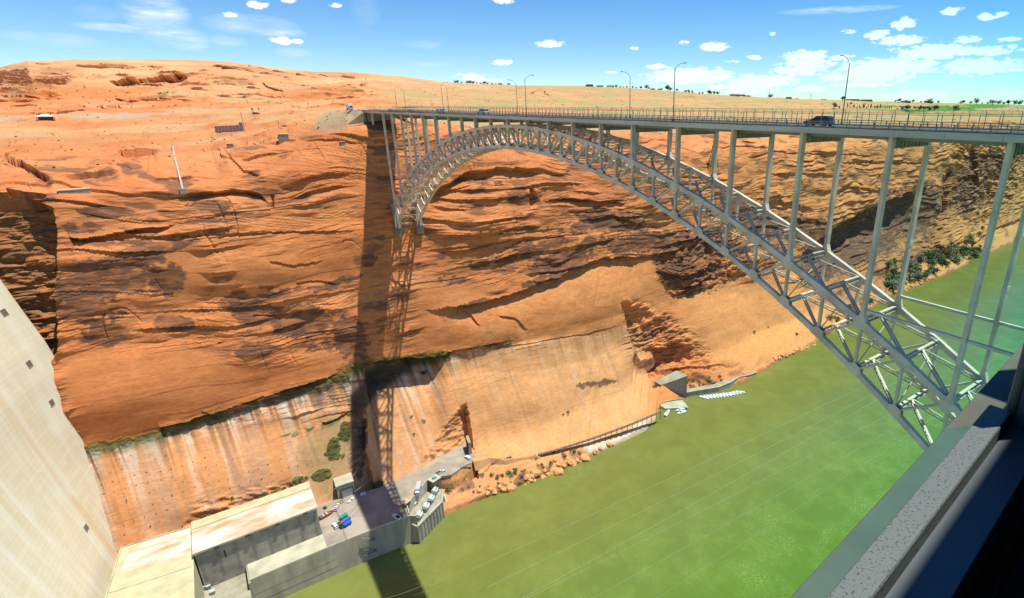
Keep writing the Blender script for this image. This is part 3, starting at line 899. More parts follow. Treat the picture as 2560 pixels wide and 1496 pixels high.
# ------------------------------------------------------------------ the river
def build_water():
    mb = MB()
    xs = [-320, -100, 0, 100, 250, 500, 900, 1600, 3000, 6000]
    for a, b in zip(xs[:-1], xs[1:]):
        mb.add([(a, -420, WATER), (b, -420, WATER), (b, 700 if b > 900 else 420, WATER), (a, 700 if b > 900 else 420, WATER)], [(0, 1, 2, 3)])
    m, nt, b = nodemat('river_water', .12, .5)
    N = nt.nodes.new
    tc = N('ShaderNodeTexCoord')
    n1 = N('ShaderNodeTexNoise'); n1.inputs['Scale'].default_value = .016; n1.inputs['Detail'].default_value = 6; n1.inputs['Distortion'].default_value = .2
    nt.links.new(tc.outputs['Object'], n1.inputs['Vector'])
    r = N('ShaderNodeValToRGB')
    r.color_ramp.elements[0].position = .36; r.color_ramp.elements[1].position = .66
    r.color_ramp.elements[0].color = (.118, .172, .014, 1); r.color_ramp.elements[1].color = (.150, .200, .024, 1)
    nt.links.new(n1.outputs[0], r.inputs[0])
    # silt: olive near the bank, greener in mid stream
    sp = N('ShaderNodeSeparateXYZ'); nt.links.new(tc.outputs['Object'], sp.inputs[0])
    mr = N('ShaderNodeMapRange'); mr.interpolation_type = 'SMOOTHSTEP'
    mr.inputs[1].default_value = 120; mr.inputs[2].default_value = 225
    wob = N('ShaderNodeMath'); wob.operation = 'MULTIPLY_ADD'; wob.inputs[1].default_value = 30
    nt.links.new(n1.outputs[0], wob.inputs[0]); nt.links.new(sp.outputs[1], wob.inputs[2])
    nt.links.new(wob.outputs[0], mr.inputs[0])
    mx = N('ShaderNodeMix'); mx.data_type = 'RGBA'
    nt.links.new(mr.outputs[0], mx.inputs[0]); nt.links.new(r.outputs[0], mx.inputs[6]); mx.inputs[7].default_value = (.168, .172, .040, 1)
    # drifting pale flecks, thick in some reaches
    n3 = N('ShaderNodeTexNoise'); n3.inputs['Scale'].default_value = 1.1; n3.inputs['Detail'].default_value = 3; n3.inputs['Roughness'].default_value = .7
    nt.links.new(tc.outputs['Object'], n3.inputs['Vector'])
    n4 = N('ShaderNodeTexNoise'); n4.inputs['Scale'].default_value = .045; n4.inputs['Detail'].default_value = 6; n4.inputs['Roughness'].default_value = .7; n4.inputs['Distortion'].default_value = .3
    nt.links.new(tc.outputs['Object'], n4.inputs['Vector'])
    f3 = N('ShaderNodeMapRange'); f3.inputs[1].default_value = .55; f3.inputs[2].default_value = .66; nt.links.new(n3.outputs[0], f3.inputs[0])
    f4 = N('ShaderNodeMapRange'); f4.inputs[1].default_value = .47; f4.inputs[2].default_value = .62; nt.links.new(n4.outputs[0], f4.inputs[0])
    fm = N('ShaderNodeMath'); fm.operation = 'MULTIPLY'; nt.links.new(f3.outputs[0], fm.inputs[0]); nt.links.new(f4.outputs[0], fm.inputs[1])
    near = N('ShaderNodeMapRange'); near.inputs[1].default_value = 190; near.inputs[2].default_value = 110; near.inputs[4].default_value = .5; nt.links.new(sp.outputs[1], near.inputs[0])
    fm2 = N('ShaderNodeMath'); fm2.operation = 'MULTIPLY'; nt.links.new(fm.outputs[0], fm2.inputs[0]); nt.links.new(near.outputs[0], fm2.inputs[1])
    mf = N('ShaderNodeMix'); mf.data_type = 'RGBA'; nt.links.new(fm2.outputs[0], mf.inputs[0]); nt.links.new(mx.outputs[2], mf.inputs[6]); mf.inputs[7].default_value = (.42, .50, .26, 1)
    n5 = N('ShaderNodeMapRange'); n5.inputs[1].default_value = .42; n5.inputs[2].default_value = .62; n5.inputs[3].default_value = .93; n5.inputs[4].default_value = 1.10; nt.links.new(n4.outputs[0], n5.inputs[0])
    sc5 = N('ShaderNodeVectorMath'); sc5.operation = 'SCALE'; nt.links.new(mf.outputs[2], sc5.inputs[0]); nt.links.new(n5.outputs[0], sc5.inputs['Scale'])
    nt.links.new(sc5.outputs[0], b.inputs['Base Color'])
    n2 = N('ShaderNodeTexNoise'); n2.inputs['Scale'].default_value = .35; n2.inputs['Detail'].default_value = 5; n2.inputs['Roughness'].default_value = .6
    nt.links.new(tc.outputs['Object'], n2.inputs['Vector'])
    bp = N('ShaderNodeBump'); bp.inputs['Distance'].default_value = .35; bp.inputs['Strength'].default_value = .6
    nt.links.new(n2.outputs[0], bp.inputs['Height']); nt.links.new(bp.outputs[0], b.inputs['Normal'])
    o = mb.build('river_water', m)
    o['kind'] = 'structure'


build_water()

# ------------------------------------------------------------------ the steel arch bridge
QO, QE = 1.191, 1.433
BAY = 313.3 / (9 + 12 * QO)
XN, XF = 0.0, 12.19           # planes of the two ribs


def bpos(i):
    t = i - 11.5
    a = abs(t)
    return math.copysign(min(a, 4.5) * BAY + max(0, min(a, 10.5) - 4.5) * BAY * QO + max(0, a - 10.5) * BAY * QO * QE, t)


def bY(i): return 160 - bpos(i)
def zt(i): q = (bpos(i) / 100) ** 2; return -2.239 - 17.335 * q - .752 * q * q
def zb(i): q = (bpos(i) / 100) ** 2; return -9.116 - 17.503 * q - 1.577 * q * q


bridge = empty('arch_bridge', (6.1, 160, -211))
tag(bridge, 'grey steel arch bridge carrying the road high across the canyon', 'bridge')
OFF = Vector((-6.1, -160, 211))


def bpart(mb, name, mat, parent=None):
    "a mesh given in world coordinates, parented to the bridge (or a part of it)"
    mb.v = [(p[0] - 6.1, p[1] - 160, p[2] + 211) for p in mb.v]
    return mb.build(name, mat, parent or bridge)


Y0, Y1 = 347.0, -75.0          # far and near end of the deck
d = MB()
d.box(-1.35, 13.55, Y1, Y0, .25, .98)
for x0, x1 in ((-1.75, -.1), (12.3, 13.95)):
    d.box(x0, x1, Y1, Y0, .985, 1.14)
deck = bpart(d, 'deck', M['asphalt'])
ln = MB()
for x in (6.0, 6.3): ln.box(x - .06, x + .06, Y1, Y0, .984, .990)
for x in (1.2, 11.1): ln.box(x - .06, x + .06, Y1, Y0, .984, .990, 1)
bpart(ln, 'lane_marking', [M['paint_yellow'], M['paint_white']])
for x in (-1.75, 13.55):
    f = MB()
    y = Y1
    while y < Y0:
        f.box(x, x + .4, y + .02, min(y + 7.28, Y0), 0.0, .98)
        y += 7.3
    bpart(f, 'fascia_girder', M['fascia'])
for x in (1.2, 4.4, 7.8, 11.0):
    g = MB()
    g.box(x - .2, x + .2, Y1, Y0 - 2, -.62, .25)
    bpart(g, 'stringer', M['steel_dark'])

NODES = [1 + .5 * k for k in range(43)]
for xi, X in enumerate((XN, XF)):
    sgn = -1 if X == XN else 1
    rib = empty('arch_rib', (0, 0, 0), parent=bridge)
    c1, c2 = MB(), MB()
    for a, b in zip(NODES[:-1], NODES[1:]):
        c1.beam((X, bY(a), zt(a)), (X, bY(b), zt(b)), .85, 1.0)
        c2.beam((X, bY(a), zb(a)), (X, bY(b), zb(b)), .85, 1.0)
    for i in NODES:                      # gusset plates on both faces
        for zf in (zt, zb):
            y, z = bY(i), zf(i)
            e = .12
            t = Vector((0, bY(i + e) - bY(i - e), zf(i + e) - zf(i - e))).normalized()
            n = Vector((0, -t.z, t.y))
            if n.z < 0: n = -n
            k = -1 if zf is zt else 1
            pts = [(-1.25, -.66), (1.25, -.66), (1.25, .66), (-1.25, .66)]
            poly = [(-1.3, .6), (1.3, .6), (1.3, -.6), (.72, -1.35), (-.72, -1.35), (-1.3, -.6)] if zf is zt else [(-1.3, -.6), (1.3, -.6), (1.3, .6), (.72, 1.35), (-.72, 1.35), (-1.3, .6)]
            for sx in (-.46, .46):
                (c1 if zf is zt else c2).side([(y + t.y * p + n.y * q, z + t.z * p + n.z * q) for p, q in poly], X + sx - .03, X + sx + .03)
    bpart(c1, 'upper_chord', M['steel'], rib)
    bpart(c2, 'lower_chord', M['steel'], rib)
    for i in NODES:
        if i in (1, 22): continue
        v = MB()
        v.beam((X, bY(i), zb(i) + .5), (X, bY(i), zt(i) - .5), .7, .42, (0, 1, 0))
        bpart(v, 'truss_vertical', M['steel'], rib)
    for a, b in zip(NODES[:-1], NODES[1:]):
        v = MB()
        if b <= 11.5: p, q = (a, zt), (b, zb)
        else: p, q = (b, zt), (a, zb)
        A, B = Vector((X, bY(p[0]), p[1](p[0]))), Vector((X, bY(q[0]), q[1](q[0])))
        dd = (B - A).normalized()
        v.beam(A + dd * .7, B - dd * .7, .56, .36, (0, -dd.z, dd.y))
        bpart(v, 'truss_diagonal', M['steel'], rib)
    e = MB()
    for i in (1, 22):
        e.beam((X, bY(i), zb(i)), (X, bY(i), zt(i)), .9, .9, (0, 1, 0))
    bpart(e, 'end_post', M['steel'], rib)


def laced(mb, a, b, h=.75, w=.16, n=None, up=(0, 0, 1), dep=.5):
    "a laced strut: two pairs of angles with zigzag lacing"
    a, b = Vector(a), Vector(b)
    dr = (b - a)
    L = dr.length
    dr.normalize()
    u = Vector(up)
    r = dr.cross(u).normalized()
    u = r.cross(dr)
    for s in (-1, 1):
        mb.beam(a + u * h / 2 * s, b + u * h / 2 * s, dep, w, up)
    n = n or max(4, int(L / 1.1))
    for k in range(n):
        s = 1 if k % 2 else -1
        mb.beam(a + dr * L * k / n + u * h / 2 * s, a + dr * L * (k + 1) / n - u * h / 2 * s, .07, .07, up)


xm = (XN + XF) / 2
for k, i in enumerate(NODES):
    for zf, nm in ((zt, 'upper_brace'), (zb, 'lower_brace')):
        b = MB()
        y, z = bY(i), zf(i)
        laced(b, (XN + .45, y, z), (XF - .45, y, z), .8)
        j = i + .5 if i >= 11.5 else i - .5
        if 1 <= j <= 22 and i != 11.5 or (i == 11.5):
            if i == 11.5 and zf is zb: pass
            yj, zj = bY(j), zf(j)
            laced(b, (xm, y, z), (XN + .5, yj, zj), .62, .13, dep=.36)
            laced(b, (xm, y, z), (XF - .5, yj, zj), .62, .13, dep=.36)
        bpart(b, nm, M['steel'])
    if i % 1 == 0 or True:
        b = MB()
        y = bY(i)
        b.beam((XN + .4, y, zb(i) + .5), (XF - .4, y, zt(i) - .5), .16, .16, (0, 1, 0))
        b.beam((XN + .4, y + .18, zt(i) - .5), (XF - .4, y + .18, zb(i) + .5), .16, .16, (0, 1, 0))
        bpart(b, 'sway_brace', M['steel'])

# columns with caps, standing on the ribs and on the canyon wall at the far end
for i in range(-0, 24):
    y = bY(i)
    if 1 <= i <= 22: zl = zt(i) + .55
    elif i == 0: zl = -24.5
    else: zl = -40
    for X in (XN, XF):
        c = MB()
        if zl < -1.2:
            c.box(X - .56, X + .56, y - .31, y + .31, zl + (.9 if zl < -8 else 0), -.0)
            if zl < -8:               # flared foot over the gusset
                c.loft([[(X - .60, y - .8, zl - .35), (X + .60, y - .8, zl - .35), (X + .60, y + .8, zl - .35), (X - .60, y + .8, zl - .35)],
                        [(X - .57, y - .33, zl + 1.1), (X + .57, y - .33, zl + 1.1), (X + .57, y + .33, zl + 1.1), (X - .57, y + .33, zl + 1.1)]])
                if zl < -30:
                    zz = zl / 2 - 4
                    c.box(X - .62, X + .62, y - .37, y + .37, zz, zz + .9)
        else:
            c.box(X - .4, X + .4, y - .25, y + .25, zl - .3, 0)
        bpart(c, 'column', M['steel'])
    cp = MB()
    zc = -1.75 if zl < -2.6 else max(zl, -1.2)
    cp.box(XN + .562, XF - .562, y - .26, y + .26, zc, -.02)
    if zc < -1.5:
        for k in range(9):
            x = XN + 1.2 + k * (XF - XN - 2.4) / 8
            cp.box(x - .05, x + .05, y - .36, y + .36, zc + .05, -.05)
        cp.box(XN + .562, XF - .562, y - .33, y + .33, zc - .06, zc + .04)
    bpart(cp, 'cap_beam', M['steel_dark'])
for a, b in ((20, 21), (21, 22), (1, 2), (2, 3)):
    zz = zt(20 if a >= 20 else 3) + 2.2
    for X in (XN, XF):
        h = MB()
        h.beam((X, bY(a), zz), (X, bY(b), zz), .5, .5)
        bpart(h, 'column_strut', M['steel'])
# concrete bearings let into the cliff, and the deck's abutment
for X in (XN, XF):
    k = MB()
    y = bY(1)
    k.loft([[(X - 1.7, y - 2.6, zb(1) - 6.2), (X + 1.7, y - 2.6, zb(1) - 6.2), (X + 1.7, y + 9, zb(1) - 8), (X - 1.7, y + 9, zb(1) - 8)],
            [(X - 1.7, y - 1.8, zb(1) - .9), (X + 1.7, y - 1.8, zb(1) - .9), (X + 1.7, y + 9, zb(1) + .5), (X - 1.7, y + 9, zb(1) + .5)],
            [(X - 1.5, y + .6, zt(1) + .3), (X + 1.5, y + .6, zt(1) + .3), (X + 1.5, y + 9, zt(1) + .3), (X - 1.5, y + 9, zt(1) + .3)]])
    for q in range(5):
        x = X - 1.5 + q * .75
        k.box(x - .12, x + .12, y - 2.95, y - 2.0, zb(1) - 6, zb(1) - 1.2)
    bpart(k, 'arch_bearing', M['concrete_grey'])
k = MB()
k.box(XN - 1, XF + 1, bY(0) - .8, bY(0) + 9, -27.5, -24.3)
bpart(k, 'column_footing', M['concrete_grey'])
k = MB()
k.box(-1.0, 13.2, Y0 - 2, Y0 + 5, -5, -.06)
k.box(-2.1, -1.76, Y0 - 1, Y0 + 5, .2, 1.6)
k.box(13.96, 14.3, Y0 - 3, Y0 + 9, -4, 1.9)
bpart(k, 'abutment', M['concrete_grey'])

# the road beyond the far end, on its embankment
rd_ = MB()
rp = [(Y0 - .5, -1.6, 13.8, 1.0), (Y0 + 25, -2, 13.6, 1.1), (Y0 + 60, 1, 17, .9), (Y0 + 110, 12, 28, .4), (Y0 + 200, 45, 62, -.5), (Y0 + 420, 170, 188, 3), (Y0 + 700, 400, 420, 10)]
for a, b in zip(rp[:-1], rp[1:]):
    rd_.add([(a[1], a[0], a[3]), (a[2], a[0], a[3]), (b[2], b[0], b[3]), (b[1], b[0], b[3]), (a[1] - 9, a[0], a[3] - 7), (b[1] - 9, b[0], b[3] - 7), (a[2] + 9, a[0], a[3] - 7), (b[2] + 9, b[0], b[3] - 7)],
            [(0, 1, 2, 3)])
    q = 22 if a[0] < Y0 + 100 else 11
    h = 15 if a[0] < Y0 + 100 else 7
    rd_.add([(a[1], a[0], a[3]), (b[1], b[0], b[3]), (a[1] - q, a[0], a[3] - h), (b[1] - q, b[0], b[3] - h), (a[2], a[0], a[3]), (b[2], b[0], b[3]), (a[2] + q, a[0], a[3] - h), (b[2] + q, b[0], b[3] - h)], [(2, 0, 1, 3), (4, 6, 7, 5)], 1)
rd_.add([(-1.6, Y0 - .5, 1), (-23.6, Y0 - .5, -14), (-1.6, Y0 - .5, -14)], [(0, 1, 2)], 1)
tag(rd_.build('highway_road', [M['asphalt'], M['fill']]), kind='structure')

# ------------------------------------------------------------------ fences and rails on the bridge
FENCE_Y = [42.5 + 2.4 * k for k in range(-14, 127)]


def make_fence(x, inward, label, near):
    root = empty('bridge_fence', (x, 40, 1.1))
    tag(root, label, 'fence', 'fences along the bridge')
    ys = sorted(FENCE_Y)
    pm = MB()
    pm.box(-.04, .04, -.04, .04, .03, 2.15)
    pm.beam((0, 0, 2.13), (inward * .42, 0, 2.72), .05, .05, (0, 1, 0))
    pm.box(-.09, .09, -.09, .09, -.01, .03, 1)
    me = pm.mesh('fence_post', [M['galv'] if near else M['darkmetal'], M['concrete_pale']])
    if not near: pass
    far = MB()
    for n, y in enumerate(ys):
        if n < 100:
            o = bpy.data.objects.new('fence_post', me)
            COL.objects.link(o)
            o.parent = root
            o.location = (0, y - 40, 0)
        else:
            far.box(-.04, .04, y - 40 - .04, y - 40 + .04, .03, 2.15)
            far.beam((0, y - 40, 2.13), (inward * .42, y - 40, 2.72), .05, .05, (0, 1, 0))
    o = far.build('fence_post', me.materials[0], root)
    o['kind'] = 'stuff'
    r = MB()
    for z in (.12, 2.12): r.box(-.025, .025, ys[0] - 40, ys[-1] - 40, z - .025, z + .025)
    r.box(inward * .42 - .015, inward * .42 + .015, ys[0] - 40, ys[-1] - 40, 2.70, 2.73)
    r.box(inward * .21 - .012, inward * .21 + .012, ys[0] - 40, ys[-1] - 40, 2.41, 2.434)
    r.build('top_rail', M['darkmetal'], root)
    w = MB()
    for k in range(7):
        z = .4 + k * .28
        w.box(-.006, .006, ys[0] - 40, ys[-1] - 40, z - .006, z + .006)
    w.build('fence_wire', M['galv'], root)


make_fence(-1.45, 1, 'wire fence on bent posts along the near edge of the bridge', True)
make_fence(13.65, -1, 'wire fence on bent posts along the far edge of the bridge', False)


def make_rail(x, inward, label):
    root = empty('guard_rail', (x, 40, 1.13))
    tag(root, label, 'guard rail', 'guard rails beside the bridge roadway')
    r = MB()
    for z in (.42, .78): r.box(-.05, .05, -75 - 40, 346 - 40, z - .06, z + .06)
    r.build('rail', M['galv'], root)
    p = MB()
    p.box(.055, .17, -.075, .075, 0, .84)
    me = p.mesh('rail_post', M['galv'])
    far = MB()
    for k in range(144):
        y = 8 + k * 2.35
        if k < 100:
            o = bpy.data.objects.new('rail_post', me)
            COL.objects.link(o)
            o.parent = root
            o.location = (0, y - 40, 0)
        else:
            far.box(.055, .2, y - 40 - .12, y - 40 + .12, 0, .86)
    far.build('rail_post', M['darkmetal'], root)['kind'] = 'stuff'


make_rail(-.25, 1, 'low two bar guard rail between the near fence and the roadway')
make_rail(12.35, 1, 'low two bar guard rail on the far side of the roadway')

# ------------------------------------------------------------------ lamp standards
lamp0 = empty('street_lamp', (-1.2, 151.2, 1.14))
m_ = MB()
m_.loft([[(math.cos(a) * r, math.sin(a) * r, z) for a in [k * math.pi / 4 for k in range(8)]] for r, z in ((.17, 0), (.17, .5), (.12, .55), (.08, 10.7))], True, 0, True)
m_.build('pole', M['darkmetal'], lamp0)
m_ = MB()
m_.tube([(0, 0, 10.5), (.5, 0, 11.15), (1.4, 0, 11.7), (2.3, 0, 11.9), (2.7, 0, 11.92)], .045, 6)
m_.build('arm', M['darkmetal'], lamp0)
m_ = MB()
m_.loft([[(x, s * w, 2.5 + z) for s, z in ((-1, z0), (1, z0), (.85, z1), (-.85, z1))] for x, w, z0, z1 in ((2.55, .13, 9.38, 9.50), (3.0, .2, 9.33, 9.52), (3.35, .08, 9.36, 9.44))])
m_.build('lamp_head', M['galv'], lamp0)
names_n = {84.0: 'near side lamp post nearest the viewer, standing against a white cloud', 151.2: 'near side lamp post above the crown of the arch', 222.2: 'near side lamp post beside the white pickup on the bridge', 285.6: 'near side lamp post closest to the far end of the bridge'}
names_f = {52.5: 'far side lamp post behind the dark car on the bridge', 117.7: 'far side lamp post with its arm pointing left, right of the crown', 185.3: 'far side lamp post seen beside the crown of the arch', 254.6: 'far side lamp post right of the white pickup', 319.0: 'far side lamp post at the far end of the bridge'}
for k, (y, lb) in enumerate(list(names_n.items()) + list(names_f.items())):
    o = lamp0 if k == 0 else copy_tree(lamp0)
    near = y in names_n
    o.location = (-1.2 if near else 13.4, y, 1.14)
    o.rotation_euler = (0, 0, 0 if near else math.pi)
    tag(o, lb, 'street lamp', 'lamp posts along the bridge')

# ------------------------------------------------------------------ the dam
def dam_x(Y, z):
    s = np.clip((302 - Y) / 200.0, -.2, 1.6)
    return -151.5 + np.interp(z, [-197, -161, -142, -122, -104, -92, -79, -62, -40], [0, -2, -3.6, -4.9, -5.8, -7.2, -9.6, -12.6, -17]) * np.clip(1.25 - s, 0, 1) - 66 * s + 14 * s * s + .04 * (z + 197) * 0 + np.clip(-(z + 35), 0, 180) * (.03 + .30 * np.clip(s, 0, 1)) * (-(z + 35) / 178 * .6 + .4)


def build_dam():
    root = empty('concrete_dam', (-190, 200, -211))
    tag(root, 'pale concrete dam face sloping down to the powerhouse', 'dam')
    ny, nz = 90, 110
    mb = MB()
    ys = np.linspace(20, 312, ny)
    zs = np.linspace(-214, -30, nz)
    P = []
    for z in zs:
        for y in ys:
            P.append((dam_x(y, z) + 190, y - 200, z + 211))
    mb.add(P, [(a * ny + b, a * ny + b + 1, (a + 1) * ny + b + 1, (a + 1) * ny + b) for a in range(nz - 1) for b in range(ny - 1)], 0, True)
    # crest and back
    top = [(P[(nz - 1) * ny + b]) for b in range(ny)]
    n = len(mb.v)
    mb.add(top + [(p[0] - 10, p[1], p[2]) for p in top] + [(p[0] - 10, p[1], 0) for p in top], [(b, b + 1, ny + b + 1, ny + b) for b in range(ny - 1)] + [(ny + b, ny + b + 1, 2 * ny + b + 1, 2 * ny + b) for b in range(ny - 1)])
    m, nt, b = nodemat('dam_concrete', .9, .15)
    N = nt.nodes.new
    tc = N('ShaderNodeTexCoord')
    sp = N('ShaderNodeSeparateXYZ'); nt.links.new(tc.outputs['Object'], sp.inputs[0])
    cb = N('ShaderNodeCombineXYZ'); nt.links.new(sp.outputs[1], cb.inputs[0]); nt.links.new(sp.outputs[2], cb.inputs[1])
    br = N('ShaderNodeTexBrick')
    br.offset = .5
    br.inputs['Scale'].default_value = 1
    br.inputs['Brick Width'].default_value = 12.5
    br.inputs['Row Height'].default_value = 2.3
    br.inputs['Mortar Size'].default_value = .07
    br.inputs['Mortar Smooth'].default_value = .6
    br.inputs['Color1'].default_value = (.74, .61, .44, 1); br.inputs['Color2'].default_value = (.70, .57, .40, 1); br.inputs['Mortar'].default_value = (.58, .45, .30, 1)
    nt.links.new(cb.outputs[0], br.inputs['Vector'])

    def noise(sx, sy, sc_, d=5):
        mp = N('ShaderNodeMapping'); mp.inputs['Scale'].default_value = (sx, sy, 1)
        nt.links.new(cb.outputs[0], mp.inputs[0])
        n = N('ShaderNodeTexNoise'); n.inputs['Scale'].default_value = sc_; n.inputs['Detail'].default_value = d
        nt.links.new(mp.outputs[0], n.inputs['Vector'])
        return n.outputs[0]

    def mixin(cur, fac_src, lo, hi, colr, amt):
        r = N('ShaderNodeMapRange'); r.inputs[1].default_value = lo; r.inputs[2].default_value = hi; r.inputs[4].default_value = amt
        nt.links.new(fac_src, r.inputs[0])
        mx = N('ShaderNodeMix'); mx.data_type = 'RGBA'
        nt.links.new(r.outputs[0], mx.inputs[0]); nt.links.new(cur, mx.inputs[6]); mx.inputs[7].default_value = (*colr, 1)
        return mx.outputs[2]
    c = br.outputs[0]
    c = mixin(c, noise(1, .05, .16), .46, .66, (.80, .73, .62), .7)
    c = mixin(c, noise(1, .035, .11, 4), .55, .68, (.66, .44, .23), .7)
    c = mixin(c, noise(1, .4, .09, 6), .52, .7, (.78, .71, .60), .6)
    c = mixin(c, noise(1, 1, 1.4, 4), .55, .75, (.45, .35, .25), .3)
    nt.links.new(c, b.inputs['Base Color'])
    mb.build('dam_face', m, root)
    k = MB()
    k.box(0, 1, 0, 1, 0, 1)
    for px, py in ((10, 770), (72, 897), (127, 992), (212, 1300)):
        # sight line to the face, found by bisection
        lo, hi = 60.0, 420.0
        dr = ray(px * K, py * K)
        g = lambda t: (CAM + dr * t)[0] - dam_x((CAM + dr * t)[1], (CAM + dr * t)[2])
        for _ in range(50):
            mid_ = (lo + hi) / 2
            if g(mid_) > 0: lo = mid_
            else: hi = mid_
        p = CAM + dr * lo
        y, z = p[1], p[2]
        h = MB()
        Q = lambda yy, zz, o: (dam_x(yy, zz) + 190 + o, yy - 200, zz + 211)
        w = 1.35
        for a, bb in (((y - w, z - w), (y + w, z - w)), ((y - w, z + w), (y + w, z + w)), ((y - w, z - w), (y - w, z + w)), ((y + w, z - w), (y + w, z + w))):
            h.beam(Q(*a, .03), Q(*bb, .03), .25, .25)
        h.add([Q(y - w, z - w, .05), Q(y + w, z - w, .05), Q(y + w, z + w, .05), Q(y - w, z + w, .05)], [(0, 1, 2, 3)], 1)
        h.build('gallery_opening', [M['concrete_grey'], M['brown']], root)


build_dam()

# ------------------------------------------------------------------ powerhouse, yard and river wall
RZ = -178.3
A_ = at(772, 1208.6, RZ); B_ = at(794.5, 1271, RZ); C_ = at(480, 1385, RZ); D_ = at(478.4, 1303, RZ)
PX0, PX1 = C_.x, B_.x                       # along the river
PYF, PYB = (B_.y + C_.y) / 2, (A_.y + D_.y) / 2
ph = empty('powerhouse', ((PX0 + PX1) / 2, (PYF + PYB) / 2, YARD))
tag(ph, 'long powerhouse with a rust stained white roof and panelled grey wall', 'powerhouse')
cxp, cyp = ph.location.x, ph.location.y


def ppart(mb, name, mat, parent=None):
    mb.v = [(p[0] - cxp, p[1] - cyp, p[2] - YARD) for p in mb.v]
    return mb.build(name, mat, parent or ph)


b = MB()
b.box(PX0 + .5, PX1 - .5, PYF + 1.0, PYB - .4, YARD - 6, RZ - .45)
ppart(b, 'wall', M['concrete_grey'])
b = MB()
b.box(PX0, PX1, PYF, PYB, RZ - .45, RZ)
ppart(b, 'roof', M['roof'])
b = MB()
b.box(PX0 + .003, PX1 - .003, PYB - 6.0, PYB - .003, RZ + .002, RZ + .35)
ppart(b, 'roof_band', M['roof_edge'])
b = MB()
for y0, y1 in ((PYF, PYF + .3),):
    b.box(PX0 + .01, PX1 - .01, y0 - .03, y1, RZ - .8, RZ + .12)
ppart(b, 'roof_edge', M['concrete_pale'])
b = MB()
n_ = 8
for k in range(n_):
    x = PX0 + 2 + (PX1 - PX0 - 4) * k / (n_ - 1)
    for dx in (-.35, .35): b.box(x + dx - .12, x + dx + .12, PYF + .85, PYF + 1.06, YARD - .1, RZ - .85)
ppart(b, 'wall_rib', M['concrete_grey'])
for k in range(4):
    b = MB()
    x = PX0 + 8.5 + k * 11.6
    b.box(x - .9, x + .9, PYF - .3, PYF - .034, RZ - 1.3, RZ - .5)
    ppart(b, 'roof_drain', M['darkmetal'])
b = MB()
b.box(PX0 + 10.2, PX0 + 10.9, PYF + .93, PYF + .99, RZ - 8.5, RZ - 4.5)
ppart(b, 'wall_vent', M['darkmetal'])

an = empty('annex_building', (-137, 245, YARD))
tag(an, 'low flat roofed concrete building between the dam and the powerhouse', 'building')
b = MB()
za = RZ - 2.6
b.prism([(PX0 - .05, PYB + 1), (-147.5, PYB + 4), (-152, 226), (-151, 214), (PX0 - .05, 214)], YARD - 14, za)
b.v = [(p[0] + 137, p[1] - 245, p[2] - YARD) for p in b.v]
b.build('roof', M['roof_edge'], an)
b = MB()
b.prism([(PX0 - .1, PYB - .5), (-144, PYB + 1.5), (-147, 256), (PX0 - .1, 252)], za + .004, za + .05)
b.v = [(p[0] + 137, p[1] - 245, p[2] - YARD) for p in b.v]
b.build('roof_stain', M['roof'], an)
b = MB()
e1, e2 = at(472 * K, 1394 * K, za), at(268 * K, 1460 * K, za)
b.beam(e1, e2, .6, .5)
b.beam((PX0 - .35, PYB + .8, za + .2), (-147.2, PYB + 3.6, za + .2), .4, .5)
b.beam((-147.4, PYB + 3.2, za + .2), (-151.8, 226, za + .2), .4, .5)
b.v = [(p[0] + 137, p[1] - 245, p[2] - YARD) for p in b.v]
b.build('parapet', M['concrete_pale'], an)

# yard slab, road to the tunnel
WALLY = 237.2
yd = MB()
poly = [(PX1 - .3, PYB + 4), (PX1 - .3, WALLY), (-51, WALLY - .6), (-35.2, WALLY - 2), (-34, 243), (-25.5, 251), (-17.2, 258.3), (-13.5, 257.5), (-6, 254.5), (8.4, 259.5), (12.5, 264), (14, 275), (12, 279), (-2, 276), (-14, 272), (-24, 269.5), (-42, 267.5), (-52, 270), (-62, 274)]
yd.prism(poly, YARD - 1.2, YARD)
tag(yd.build('yard_paving', M['yard']), kind='structure')
em = MB()
er = [(-14.5, 258), (-6, 254.8), (2, 257), (8.6, 259.9), (12.6, 264.2), (15, 268)]
em.loft([[(x + .5 * k, y - 2.2 - (k % 2) * .8, YARD - 13), (x + .3, y - .9 - (k % 3) * .4, YARD - 5), (x, y + .25, YARD - 1.21), (x, y + 6, YARD - 1.21)] for k, (x, y) in enumerate(er)], False, 0, False, closed=False)
tag(em.build('yard_embankment', simple('bank_sandstone', (.58, .24, .09), .95, 0, .16, .35, bump=.3)), kind='structure')
pt = MB()
pth = [(Vector((9.5, 260.6, YARD - .2)), 3.4), (Vector((20, 259.5, YARD - 1.6)), 2.6), (at(1260, 1147, YARD - 4), 2.2), (at(1300, 1142, YARD - 5.8), 2.0), (at(1348, 1136, WATER + 8.2), 1.8)]
rings = []
for p_, w_ in pth:
    rings.append([(p_.x, p_.y - w_ / 2 - 2.2, p_.z - 5.5), (p_.x, p_.y - w_ / 2 - .3, p_.z - .4), (p_.x, p_.y - w_ / 2, p_.z), (p_.x, p_.y + w_ / 2, p_.z), (p_.x, p_.y + w_ / 2 + 5, p_.z - .4)])
pt.loft(rings, False, 0, False, closed=False)
tag(pt.build('river_path', M['sandpath']), kind='structure')
ap = MB()
ap.prism([(PX0 + 17, WALLY + .05), (PX1 - .31, WALLY + .05), (PX1 - .31, PYF + 1.2), (PX0 + 17, PYF + 1.2)], YARD - 1, YARD + .06)
tag(ap.build('apron_paving', M['concrete_pale']), kind='structure')

